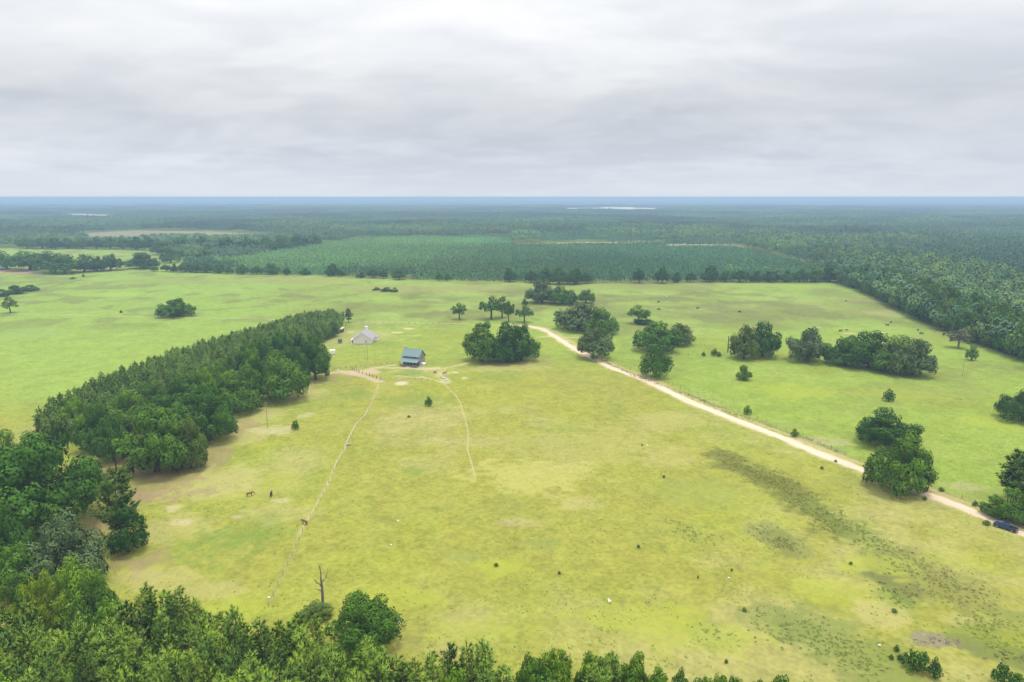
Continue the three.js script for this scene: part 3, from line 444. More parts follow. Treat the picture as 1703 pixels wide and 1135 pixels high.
// ------------------------------------------------------------------ single trees of the pastures
const oak = (i) => OAKS[i % 6];
treeAt('oak_tree', 'dense round live oak standing alone in the far left pasture', null, oak(3), LEAF.deep, 294, 529, 497, 60);
treeAt('young_tree', 'small sparse tree at the left end of the pale track', null, AIRY[0], LEAF.olive, 17, 521, 489, 24, { back: 0.2 });
treeAt('pine_tree', 'taller lone pine just past the end of the pine strip', null, STRIPPINES[0], LEAF.pineDark, 580, 537, 514, 15, { back: 0.2, bark: PINEBARK });
treeAt('pine_tree', 'small pine between the pine strip and the taller lone pine', null, STRIPPINES[1], LEAF.pineDark, 570, 537, 519, 9, { back: 0.2, bark: PINEBARK });
treeAt('field_tree', 'lone light green tree just beyond the lane behind the houses', null, AIRY[1], LEAF.mid, 764, 532.5, 498, 26, { back: 0.2 });
treeAt('field_tree', 'widest tree of the trio of loose trees beyond the lane', null, AIRY[2], LEAF.deep, 817, 532, 484, 38, { back: 0.2 });
treeAt('field_tree', 'middle tree of the trio of loose trees beyond the lane', null, AIRY[0], LEAF.mid, 835, 529, 487, 28, { back: 0.2 });
treeAt('field_tree', 'narrow right tree of the trio of loose trees beyond the lane', null, AIRY[1], LEAF.deep, 846, 536, 493, 21, { back: 0.2 });
treeAt('field_tree', 'small loose tree beside the bend where lane meets sand road', null, AIRY[2], LEAF.deep, 872, 537, 502, 29, { back: 0.2 });
treeAt('bush', 'small round dark bush behind the tree at the road bend', null, SHRUBS[0], LEAF.dark, 873, 508, 497, 11, { category: 'bush' });
treeAt('oak_tree', 'large grey-green oak at the far end of the central tree chain', null, oak(3), LEAF.grey, 901, 506, 464, 52);
treeAt('oak_tree', 'dark oak leaning out to the right of the far grey-green oak', null, oak(1), LEAF.deep, 934, 508, 475, 44);
treeAt('oak_tree', 'low dark oak at the right foot of the far oak pair', null, oak(2), LEAF.dark, 948, 507, 486, 24);
treeAt('oak_tree', 'compact mid green oak to the right of the far oak pair', null, oak(5), LEAF.mid, 974, 505, 480, 29, { back: 0.3 });
treeAt('oak_tree', 'broad grey mossy oak forming left half of the large road-bend pair', null, oak(4), LEAF.grey, 962, 553, 503, 82);
treeAt('oak_tree', 'green oak forming right half of the large road-bend pair', null, oak(0), LEAF.mid, 1000, 558, 511, 60);
treeAt('oak_tree', 'mossy oak with pale visible limbs right against the sand road', null, oak(5), LEAF.grey, 987, 597, 542, 62, { back: 0.1, bark: BARKGREY });
treeAt('oak_tree', 'tall narrow leaning tree with a bushy foot in the far right pasture', null, AIRY[2], LEAF.mid, 1062, 540, 500, 36, { back: 0.3 });
treeAt('bush', 'dense bush growing at the foot of the tall narrow leaning tree', null, SHRUBS[1], LEAF.deep, 1070, 541, 523, 30, { category: 'bush' });
treeAt('oak_tree', 'wide oak just beyond the small oak by the road pole', null, oak(1), LEAF.deep, 1094, 588, 535, 74);
treeAt('oak_tree', 'darker oak joined to the right side of the wide oak', null, oak(4), LEAF.olive, 1127, 577, 538, 50);
treeAt('oak_tree', 'small oak beside the sand road behind the pale road pole', null, oak(2), LEAF.deep, 1090, 629, 574, 51, { back: 0.2 });
treeAt('oak_tree', 'left oak of the dark pair right of the green-roofed cabin', null, oak(4), LEAF.mid, 803, 606, 537, 66);
treeAt('oak_tree', 'middle crown of the dark oak group right of the cabin', null, oak(0), LEAF.dark, 843, 607, 535, 68);
treeAt('oak_tree', 'right mossy oak of the dark group right of the cabin', null, oak(3), LEAF.deep, 867, 604, 540, 62);
treeAt('bush', 'little round shrub left of the two small shrubs by the pasture fence', null, SHRUBS[2], LEAF.deep, 1170, 593, 585, 7, { category: 'bush' });
treeAt('bush', 'larger of the two touching shrubs by the pasture fence', null, SHRUBS[3], LEAF.deep, 1188, 593, 580, 12, { category: 'bush' });
treeAt('bush', 'smaller of the two touching shrubs by the pasture fence', null, SHRUBS[0], LEAF.deep, 1196, 594, 585, 8, { category: 'bush' });
treeAt('oak_tree', 'loose grey-green oak beside the tall dark post', null, oak(4), LEAF.olive, 1237, 599, 541, 48, { back: 0.3 });
treeAt('oak_tree', 'dark spreading oak behind and right of the oak by the dark post', null, oak(1), LEAF.dark, 1268, 595, 535, 60, { back: 0.3 });
treeAt('bush', 'round shrub alone in the grass in front of the oak pair', null, SHRUBS[1], LEAF.mid, 1237, 634, 605, 25, { category: 'bush' });
treeAt('oak_tree', 'grey mossy oak standing alone between the oak pair and the oak row', null, oak(3), LEAF.grey, 1344, 603, 545, 68, { back: 0.3, bark: BARKGREY });
treeAt('oak_tree', 'left oak of the dense oak row in the right pasture', null, oak(0), LEAF.deep, 1406, 611, 557, 66, { back: 0.4 });
treeAt('oak_tree', 'tallest oak of the dense oak row in the right pasture', null, oak(3), LEAF.deep, 1444, 616, 550, 80, { back: 0.4 });
treeAt('oak_tree', 'third oak from the left of the dense oak row in the right pasture', null, oak(1), LEAF.olive, 1486, 622, 556, 82, { back: 0.4 });
treeAt('oak_tree', 'grey right end oak of the dense oak row in the right pasture', null, oak(4), LEAF.grey, 1517, 627, 564, 66, { back: 0.4 });
treeAt('field_tree', 'small upright tree rising behind the oak row', null, AIRY[0], LEAF.deep, 1526, 592, 560, 17, { back: 0.2 });
treeAt('bare_tree', 'thin half bare tree near the wood edge in the right pasture', null, AIRY[1], LEAF.dry, 1594, 580, 539, 36, { back: 0.2, bark: BARKGREY });
treeAt('young_tree', 'small cone shaped tree in front of the half bare tree', null, SHRUBS[2], LEAF.mid, 1616, 600, 571, 19, { back: 0.2 });
treeAt('young_tree', 'small round tree beyond the two big roadside oaks', null, SHRUBS[3], LEAF.deep, 1478, 668, 648, 19, { back: 0.2 });
treeAt('young_tree', 'tiny tree on the verge halfway along the sand road', null, SHRUBS[0], LEAF.mid, 1243, 690, 674, 13, { back: 0.2 });
treeAt('bush', 'small bush on the far verge left of the two big roadside oaks', null, SHRUBS[1], LEAF.mid, 1322, 727, 713, 13, { back: 0.2, category: 'bush' });
treeAt('oak_tree', 'dark oak at the back of the big roadside pair', null, BIGOAKS[1], LEAF.dark, 1474, 748, 684, 106, { back: 0.5 });
treeAt('oak_tree', 'large oak in front of the roadside pair with grey moss over the road', null, BIGOAKS[3], LEAF.mid, 1491, 815, 722, 102, { back: 0.05, bark: BARKGREY });
treeAt('oak_tree', 'dark oak cut by the right picture edge above the road', null, BIGOAKS[2], LEAF.dark, 1700, 706, 648, 76);
treeAt('young_tree', 'small tree in the paddock right of the two trodden paths head', null, SHRUBS[2], LEAF.deep, 713, 676, 659, 13, { back: 0.2 });
treeAt('young_tree', 'small tree on a thin stem in the left paddock near the utility pole', null, SHRUBS[3], LEAF.deep, 491, 715, 699, 13, { back: 0.2 });
// scraps of cover in the far pastures
treeAt('bush', 'left bush of the short hedge at the left edge', null, SHRUBS[0], LEAF.dark, 4, 494, 480, 20, { category: 'bush' });
treeAt('bush', 'tall middle bush of the short hedge at the left edge', null, SHRUBS[1], LEAF.dark, 27, 490, 473, 30, { category: 'bush' });
treeAt('bush', 'right bush of the short hedge at the left edge', null, SHRUBS[2], LEAF.deep, 51, 485, 472.5, 26, { category: 'bush' });
for (const [px, foot, top, w, label] of [[626, 483, 477.5, 14, 'left low bush of the scrub clump in the far pasture'], [643, 485, 477, 20, 'middle low bush of the scrub clump in the far pasture'], [656, 486, 477.5, 13, 'right low bush of the scrub clump in the far pasture'], [120, 457, 454, 6, 'tiny dark bush near the oak wood of the far left field'], [138, 460.5, 456, 5, 'tiny upright bush right of the other tiny bushes in the far left field'], [121, 464.5, 461, 10, 'tiny wide bush nearest the curved fence in the far left field'], [201, 521, 516, 5, 'tiny shrub standing on the pale far track']])
  treeAt('bush', label, null, SHRUBS[px % 4], LEAF.deep, px, foot, top, w, { category: 'bush', back: 0.2 });

// ------------------------------------------------------------------ oak wood along the pine strip
const LW = 'live oaks in the long grove beside the pine strip';
[[525, 636, 556, 58, 0, 'deep', 'dark oak at the cabin end of the long grove'], [503, 622, 557, 46, 1, 'dark', 'oak second from the cabin end of the long grove'], [470, 672, 585, 84, 2, 'mid', 'tall rounded oak in the front of the grove left of the cabin end'], [437, 640, 562, 60, 4, 'deep', 'oak behind the tall rounded oak of the grove'], [470, 615, 551, 50, 5, 'deep', 'oak at the back of the grove touching the pines'], [425, 670, 578, 60, 0, 'mid', 'oak of the grove directly behind the utility pole'], [393, 692, 620, 84, 3, 'mid', 'pale green low oak in the middle front of the grove'], [350, 740, 642, 96, 1, 'deep', 'wide dark oak in the grove left of the utility pole'], [372, 660, 598, 56, 2, 'mid', 'oak behind the middle of the grove'], [305, 690, 622, 88, 4, 'deep', 'domed oak at the back of the grove'], [262, 795, 680, 118, 5, 'mid', 'largest front oak at the wide end of the grove'], [318, 785, 696, 58, 3, 'olive', 'light oak with bare grey twigs on the corner of the grove'], [300, 730, 672, 70, 0, 'mid', 'pale crown between the largest oak and the wide dark oak'], [215, 725, 650, 96, 2, 'mid', 'broad olive oak in the wide end of the grove'], [165, 755, 672, 70, 1, 'deep', 'oak at the left front of the grove near the clearing'], [190, 772, 690, 60, 4, 'deep', 'mossy oak over the leaf litter gap of the grove'], [135, 728, 660, 52, 5, 'bright', 'bright green tree where the grove meets the pines'], [250, 690, 640, 60, 3, 'deep', 'dark oak in the depth of the grove'], [340, 680, 612, 50, 5, 'bright', 'lighter green tree in the depth of the grove'], [415, 615, 566, 46, 1, 'mid', 'oak crown at the pine border of the grove']]
  .forEach(([px, foot, top, w, i, tone, label]) => treeAt('oak_tree', label, LW, BIGOAKS[i % 5], LEAF[tone], px, foot, top, w, { back: 0.55 }));
treeAt('young_tree', 'slim tree with a bare stem over the leaf litter', null, AIRY[0], LEAF.deep, 193, 783, 715, 26, { back: 0.1 });
treeAt('young_tree', 'small dark conical tree between the grove and the left wood', null, SHRUBS[1], LEAF.dark, 98, 752, 709, 30, { back: 0.2 });
// ------------------------------------------------------------------ the wood at the left edge
const EW = 'trees of the dark wood at the left edge';
[[75, 900, 728, 190, 0, 'deep', 'huge dark oak that fills the wood at the left edge'], [10, 800, 720, 100, 2, 'mid', 'oak at the back of the left wood against the field'], [62, 800, 722, 70, 1, 'mid', 'pale topped oak behind the huge dark oak'], [5, 890, 770, 90, 3, 'deep', 'oak cut by the left picture edge behind the huge oak'], [14, 960, 834, 84, 4, 'deep', 'round oak at the left picture edge below the huge oak'], [116, 985, 862, 134, 1, 'grey', 'pale grey-green domed oak in front of the huge dark oak'], [40, 1010, 905, 90, 0, 'mid', 'green oak left of the bright broadleaf trees'], [135, 1050, 932, 90, 2, 'bright', 'bright green broadleaf crown below the pale domed oak'], [60, 1060, 966, 60, 3, 'lime', 'yellow-green broadleaf crown near the left bottom corner'], [165, 1060, 955, 70, 4, 'mid', 'mid green broadleaf at the pine edge below the pale domed oak'], [95, 1060, 953, 66, 1, 'lime', 'second yellow-green crown left of the pine thicket']]
  .forEach(([px, foot, top, w, i, tone, label]) => treeAt('broadleaf_tree', label, EW, BIGOAKS[i % 5], LEAF[tone], px, foot, top, w, { back: 0.5 }));
treeAt('pine_tree', 'ragged old pine with bare lower limbs at the left wood border', null, OLDPINE, LEAF.pineDark, 203, 905, 786, 74, { back: 0.1, bark: PINEBARK });
treeAt('cedar_tree', 'dense dark cedar standing at the foot of the ragged pine', null, NEAROAKS[1], LEAF.dark, 214, 922, 838, 60, { back: 0.3 });
// ------------------------------------------------------------------ the near edge of the pasture
treeAt('oak_tree', 'big bushy oak beside the dead snag with grey dead twigs', null, BIGOAKS[2], LEAF.deep, 603, 1085, 990, 122, { back: 0.3, bark: BARKGREY });
treeAt('bush', 'low brushy thicket between the dead snag and the big bushy oak', null, SHRUBS[0], LEAF.olive, 525, 1035, 1003, 55, { category: 'bush' });
treeAt('broadleaf_tree', 'round green tree directly in front of the big bushy oak', null, NEAROAKS[0], LEAF.mid, 612, 1160, 1053, 66, { back: 0.3 });
[[1520, 1117, 1082, 40, 0, 'wide bush of the thicket near the bottom right corner'], [1553, 1129, 1093, 22, 1, 'narrow upright bush right of the wide thicket bush'], [1491, 1085, 1073, 9, 2, 'small bush left above the wide thicket bush'], [1482, 1098, 1089, 8, 3, 'tiny bush left of the wide thicket bush'], [1497, 1099, 1088, 10, 1, 'tiny bush touching the wide thicket bush'], [1537, 1102, 1085, 16, 2, 'bush on top of the wide thicket bush'], [1664, 1142, 1103, 30, 3, 'leafy bush second from the bottom right corner'], [1692, 1138, 1121, 24, 0, 'low dark bush in the bottom right corner']]
  .forEach(([px, foot, top, w, i, label]) => treeAt('bush', label, 'bushes of the bottom right thicket', SHRUBS[i], LEAF.deep, px, foot, top, w, { category: 'bush', back: 0.3 }));
[[1238, 1018, 1008, 11, 'dark shrub pair alone in the lower right pasture'], [825, 943, 936, 11, 'small green shrub in the middle of the near pasture'], [930, 956, 951, 7, 'tiny green shrub right of the small near pasture shrub'], [1062, 912, 907, 8, 'tiny dark shrub beyond the white bird'], [1208, 1104, 1097, 9, 'pale shrub near the bottom edge'], [1217, 951, 946, 5, 'tiny dark shrub up the pasture near a pale stone'], [1161, 963, 957, 4, 'tiny brown shrub in the lower right pasture'], [1488, 1020, 1010, 13, 'olive shrub on the bare patch at lower right'], [1415, 940, 934, 8, 'tiny dark shrub left of the rank weed bank'], [1367, 781, 773, 8, 'small weed bush on the near verge of the sand road'], [1390, 769, 763, 7, 'second weed bush on the near verge of the sand road'], [1566, 818, 808, 12, 'low bush on the far verge right of the roadside oaks'], [1622, 842, 830, 14, 'low bush on the far verge before the roadside thicket'], [1447, 793, 778, 12, 'dark bush at the left foot of the front roadside oak'], [1538, 833, 821, 10, 'dark bush at the right foot of the front roadside oak'], [1641, 874, 862, 17, 'grey weedy bush beside the blue pickup bonnet'], [1104, 795, 790, 7, 'tiny bush in the middle of the right paddock'], [1068, 742, 738, 4, 'tiny shrub in the upper right paddock'], [680, 695, 689, 8, 'tiny dark shrub below the small paddock tree']]
  .forEach(([px, foot, top, w, label], i) => treeAt('bush', label, null, SHRUBS[i % 4], i % 3 ? LEAF.mid : LEAF.olive, px, foot, lerp(foot, top, 0.7), w * 0.75, { category: 'bush', back: 0.3 }));
treeAt('pine_tree', 'tall rough pine at the right picture edge behind the pickup', null, OLDPINE, LEAF.pineDark, 1690, 838, 756, 70, { back: 0.1, bark: PINEBARK });
[[1652, 862, 822, 40, 1, 'left bush of the roadside thicket behind the red sign'], [1676, 870, 808, 54, 0, 'middle bush of the roadside thicket behind the pickup'], [1703, 878, 812, 56, 2, 'right bush of the roadside thicket at the picture edge']]
  .forEach(([px, foot, top, w, i, label]) => treeAt('bush', label, 'roadside thicket bushes', NEAROAKS[i === 1 ? 3 : 1], LEAF.mid, px, foot, top, w, { category: 'bush', back: 0.5 }));

// ------------------------------------------------------------------ tree lines round the pastures
{
  const R = rand32(31), tones = [LEAF.deep, LEAF.dark, LEAF.dark, LEAF.deep];
  const nth = ['first', 'second', 'third', 'fourth', 'fifth', 'sixth', 'seventh', 'eighth', 'ninth', 'tenth', 'eleventh', 'twelfth', 'thirteenth', 'fourteenth', 'fifteenth', 'sixteenth', 'seventeenth', 'eighteenth', 'nineteenth', 'twentieth'], rank = (i) => (i < 20 ? nth[i] : i === 39 ? 'fortieth' : (i < 29 || i === 28 ? 'twenty-' : 'thirty-') + nth[(i + 1) % 10 ? (i % 10) : 9]), ordinal = (i) => (i === 29 ? 'thirtieth' : rank(i));
  const row = (list, name, label, group) => list.sort((p, q) => p[0] - q[0]).forEach(([px, foot, top, w], i) => treeAt(name, label.replace('NTH', ordinal(i)), group, FAROAKS[(i + Math.floor(R() * 6)) % 6], tones[Math.floor(R() * 4)], px, foot, top, w, { back: 0.4 }));
  row([[12, 449, 418, 50], [50, 451, 415, 66], [90, 454, 418, 62], [108, 456, 422, 56], [140, 453, 423, 44], [161, 452, 427, 30], [184, 451, 423, 42]], 'oak_tree', 'NTH oak from the left in the dense wood between the far left fields', 'oaks of the wood between the far left fields');
  treeAt('oak_tree', 'wide lone oak at the right end of the bright far left field', null, oak(0), LEAF.dark, 239, 447, 419, 52, { back: 0.3 });
  treeAt('oak_tree', 'tall oak next to the wide lone oak of the bright far left field', null, oak(2), LEAF.deep, 284, 438, 412, 32, { back: 0.3 });
  row([[45, 414, 394, 34], [70, 414, 393, 34], [92, 415, 395, 30], [114, 414, 396, 28], [138, 414, 396, 30], [160, 415, 395, 28], [183, 415, 395, 30], [205, 415, 395, 28], [228, 416, 393, 30], [250, 417, 393, 32], [270, 424, 402, 40], [300, 420, 395, 34], [322, 432, 409, 44], [348, 428, 405, 40], [338, 418, 393, 32], [376, 425, 395, 44], [412, 424, 394, 40], [440, 421, 393, 40], [470, 418, 391, 36], [497, 414, 389, 34], [520, 410, 388, 28]], 'oak_tree', 'NTH oak from the left in the tree line behind the bright far field', 'oaks of the tree line behind the bright far left field');
  row([[256, 452, 441, 14], [276, 452, 439, 17], [289, 453, 438, 14], [308, 453, 435, 24], [326, 454, 440, 22], [344, 454, 437, 24], [364, 455, 438, 20], [380, 456, 443, 16], [404, 457, 440, 22], [427, 457, 442, 22], [452, 457, 438, 28], [477, 458, 445, 14], [507, 458, 446, 18], [552, 460, 439, 25], [567, 461, 448, 13], [600, 463, 453, 16], [620, 463, 447, 20], [637, 464, 448, 14], [664, 466, 446, 24], [731, 468, 453, 12], [745, 468, 455, 12], [847, 470, 446, 22], [884, 471, 450, 24], [905, 473, 446, 28], [930, 474, 444, 34], [955, 474, 447, 34], [975, 472, 453, 20], [1063, 472, 444, 20], [1101, 472, 443, 24], [1125, 471, 453, 16], [1148, 470, 452, 18], [1180, 470, 442, 32], [1206, 470, 450, 22], [1230, 470, 447, 28], [1256, 470, 450, 24], [1280, 470, 446, 28], [1306, 470, 449, 26], [1330, 470, 447, 28], [1355, 470, 446, 30], [1380, 470, 444, 32]], 'oak_tree', 'NTH dark tree from the left along the border of the young pines', 'dark trees along the border of the young pines');
  // the tall broadleaf wood along the right border: its outer trees one by one
  const edge = EAST_EDGE; let d = 0;
  for (let i = 0; i + 1 < edge.length - 1; i++) {
    const [ax, az] = edge[i], [bx, bz] = edge[i + 1], L = Math.hypot(bx - ax, bz - az), nx = -(bz - az) / L, nz = (bx - ax) / L;
    for (; d < L; d += 7.5) for (let r = 0; r < 4; r++) {
      const off = 5 + r * 9 + R() * 5, t = (d + R() * 6) / L, sg = nx > 0 ? 1 : -1, x = ax + (bx - ax) * t + nx * sg * off, z = az + (bz - az) * t + nz * sg * off, rad = 5.5 + R() * 4.5;
      const [qx, qy] = pxOf(x, z, 8); if (qx > 1760) continue;
      standTree('woodland_tree', 'broadleaf tree in the outer rows of the tall wood along the right pasture', 'outer trees of the tall wood along the right pasture', FAROAKS[Math.floor(R() * 6)], [LEAF.deep, LEAF.dark, LEAF.deep, LEAF.deep, LEAF.olive, LEAF.mid][Math.floor(R() * 6)], x, z, rad, 18 + 5 * R() + r * 1.0, R() * 6.28);
    }
    d -= L;
  }
}
// ------------------------------------------------------------------ the strip of young pines: the nearest one by one, the rest as a mass
{
  const R = rand32(63), outline = [[60, 692], [70, 675], [81, 665], [110, 653], [160, 629], [250, 598], [330, 571], [400, 553], [460, 534], [520, 519], [556, 517], [568, 525], [562, 540], [520, 556], [470, 566], [400, 590], [330, 625], [240, 660], [150, 690], [100, 706], [70, 700]].map(([px, py]) => at(px, py, 8.5));
  const xs = outline.map((e) => e[0]), zs = outline.map((e) => e[1]), all = [], a = 0.52, ca = Math.cos(a), sa = Math.sin(a), span = 420, cx = (Math.min(...xs) + Math.max(...xs)) / 2, cz = (Math.min(...zs) + Math.max(...zs)) / 2;
  for (let u = -span; u < span; u += 3.1) for (let v = -span; v < span; v += 2.5) { const x = cx + u * ca + v * sa + (R() - 0.5) * 1.1, z = cz - u * sa + v * ca + (R() - 0.5) * 1.1; if (inside(x, z, outline) && R() > 0.08) all.push([x, z]); }
  all.sort((p, q) => Math.hypot(...p) - Math.hypot(...q));
  const tones = [LEAF.stripPine, LEAF.stripPine, LEAF.pineDark];
  all.slice(0, 300).forEach(([x, z]) => standTree('young_pine', 'young pine packed in the near part of the narrow pine strip', 'young pines of the narrow strip beside the oak grove', STRIPPINES[Math.floor(R() * 3)], tones[Math.floor(R() * 3)], x, z, 1.8 + 0.9 * R(), 7.6 + 3.4 * R(), R() * 6.28, PINEBARK));
  const rest = all.slice(300);
  STRIPPINES.forEach((s, k) => {
    const mine = rest.filter((_, i) => i % 3 === k), im = new THREE.InstancedMesh(s.crown, LEAF.stripPine, mine.length), M = new THREE.Matrix4(), Q = new THREE.Quaternion(), up = new THREE.Vector3(0, 1, 0);
    im.name = numbered('pine_plantation'); im.userData.kind = 'stuff'; im.castShadow = im.receiveShadow = true;
    mine.forEach(([x, z], i) => { const w = 0.9 + 0.35 * R(), h = 0.82 + 0.3 * R(), t = 0.75 + 0.5 * R(); im.setMatrixAt(i, M.compose(new THREE.Vector3(x, 0, z), Q.setFromAxisAngle(up, R() * 6.28), new THREE.Vector3(w, h, w))); im.setColorAt(i, new THREE.Color(t, t, t)); });
    scene.add(im);
  });
}
// ------------------------------------------------------------------ the near wood under the camera: pines and broadleaf trees, one by one
{
  const R = rand32(88), rim = [[-60, 1010], [60, 1012], [130, 1010], [185, 985], [240, 975], [290, 985], [340, 1000], [400, 1034], [440, 1040], [480, 1012], [530, 1018], [560, 1062], [640, 1080], [700, 1068], [760, 1078], [800, 1064], [850, 1085], [905, 1058], [960, 1075], [1040, 1086], [1110, 1110], [1190, 1120], [1240, 1132], [1300, 1128], [1370, 1148], [1500, 1200], [1500, 1240], [-60, 1240]].map(([px, py]) => at(px, py, 15.5));
  const xs = rim.map((e) => e[0]), zs = rim.map((e) => e[1]), step = 3.7;
  for (let x = Math.min(...xs); x < Math.max(...xs); x += step) for (let z = Math.max(Math.min(...zs), -190); z < -84; z += step) {
    const X = x + (R() - 0.5) * 3, Z = z + (R() - 0.5) * 3; if (!inside(X, Z, rim)) { R(); continue; }
    const [px] = pxOf(X, Z, 15), leafy = px < 190 ? 0.45 : px < 560 ? 0.08 : px < 720 ? 0.3 : px < 900 ? 0.45 : 0.7, pick = R();
    if (fbm(X / 14, Z / 14 + 4, 2) * 0.6 + 0.35 * (R() - 0.5) + leafy - 0.5 > 0) { if (pick < 0.12) continue; standTree('broadleaf_tree', 'broadleaf tree mixed among the pines of the near wood', 'broadleaf trees of the near wood', NEAROAKS[Math.floor(R() * 5)], [LEAF.mid, LEAF.bright, LEAF.mid, LEAF.bright][Math.floor(R() * 4)], X, Z, 3.2 + 1.5 * R(), 14.5 + 3 * R() + (px > 850 ? 1.5 : 0), R() * 6.28); }
    else standTree('pine_tree', 'young pine with upright needle brushes in the near wood', 'pines of the near wood', PINES[Math.floor(R() * 5)], [LEAF.pine, LEAF.pineBright, LEAF.pine, LEAF.pineDark][Math.floor(R() * 4)], X, Z, 2.2 + 1.0 * R(), 14 + 4 * R(), R() * 6.28, PINEBARK);
  }
}
for (const [px, top, h, r] of [[1062, 1080, 16, 3.4], [1098, 1102, 15, 3], [1135, 1108, 15.5, 2.8], [1168, 1118, 15, 3], [1200, 1113, 16, 3.2], [1222, 1120, 15, 2.6], [1262, 1124, 15, 2.4], [1308, 1122, 15.5, 3], [1335, 1129, 15, 2.6], [1020, 1090, 15, 3.2], [985, 1082, 15, 3.2]]) { // the thin eastern end of the near wood
  const [x, z] = at(px, top, h); standTree('broadleaf_tree', 'broadleaf tree mixed among the pines of the near wood', 'broadleaf trees of the near wood', NEAROAKS[px % 5], px % 3 ? LEAF.mid : LEAF.bright, x, z, r, h + 0.6, px);
}
{ // the dead tree
  const R = rand32(5), [x, z] = at(536.5, 1006), o = thing('dead_tree', 'bare grey dead snag standing in the pasture behind the bushy oak', 'dead tree', [x, 0, z], 0.3); o.scale.set(1.3, 1.35, 1.3);
  const s = []; limbTube(s, [0, -0.2, 0], [0.1, 3.3, 0], 0.32, 0.24, R, 0.03); limbTube(s, [0.1, 3.2, 0], [-0.1, 7.6, 0.1], 0.24, 0.07, R, 0.05);
  part('trunk', merge(s), BARKGREY, o);
  for (const [a, b, r] of [[[0.1, 3.2, 0], [-1.3, 5.2, 0.3], 0.13], [[-0.8, 4.3, 0.2], [-1.5, 5.6, 0], 0.07], [[0.05, 2.6, 0], [-1.5, 3.4, 0], 0.1], [[0.05, 4.2, 0], [1.2, 5.6, -0.2], 0.12], [[0.8, 5.1, 0], [1.5, 7.2, 0], 0.05], [[0, 6.2, 0], [-0.4, 8, 0.2], 0.06], [[0.9, 5.1, 0], [1.5, 4.8, 0.4], 0.05]]) { const t = []; limbTube(t, a, b, r, 0.02, R, 0.12); part('limb', merge(t), BARKGREY, o); }
}
// ------------------------------------------------------------------ farm buildings
const G3 = (pts, holes) => { const s = new THREE.Shape(); pts.forEach(([x, y], i) => (i ? s.lineTo(x, y) : s.moveTo(x, y))); return s; };
const slabFrom = (a, b, width, thick, seams = 0) => {                 // a roof slope from [y, z] a to b, across x, with standing seams
  const dy = b[0] - a[0], dz = b[1] - a[1], L = Math.hypot(dy, dz), g = [new THREE.BoxGeometry(width, thick, L)];
  for (let i = 0; i <= seams; i++) if (seams) g.push(new THREE.BoxGeometry(0.05, 0.06, L).translate(-width / 2 + 0.03 + (width - 0.06) * i / seams, thick / 2 + 0.028, 0));
  const m = merge(g); m.rotateX(-Math.atan2(dy, dz)); m.translate(0, (a[0] + b[0]) / 2, (a[1] + b[1]) / 2); return m;
};
const GREENMETAL = paint(0.15, 0.24, 0.245, 0.6), LOG = paint(0.20, 0.165, 0.14, 0.9), LOGGREY = paint(0.27, 0.245, 0.235, 0.9), DARKIN = paint(0.03, 0.03, 0.035, 0.6), GLASS = paint(0.035, 0.045, 0.055, 0.12), WHITE = paint(0.78, 0.76, 0.74, 0.6), PINKWALL = paint(0.82, 0.73, 0.72, 0.8), SHINGLE = paint(0.30, 0.28, 0.285, 0.9), STONE = paint(0.45, 0.43, 0.41, 0.9), WOODGREY = paint(0.25, 0.225, 0.2, 0.9), POSTWOOD = paint(0.13, 0.105, 0.085, 0.95), POLEWOOD = paint(0.33, 0.27, 0.22, 0.9);
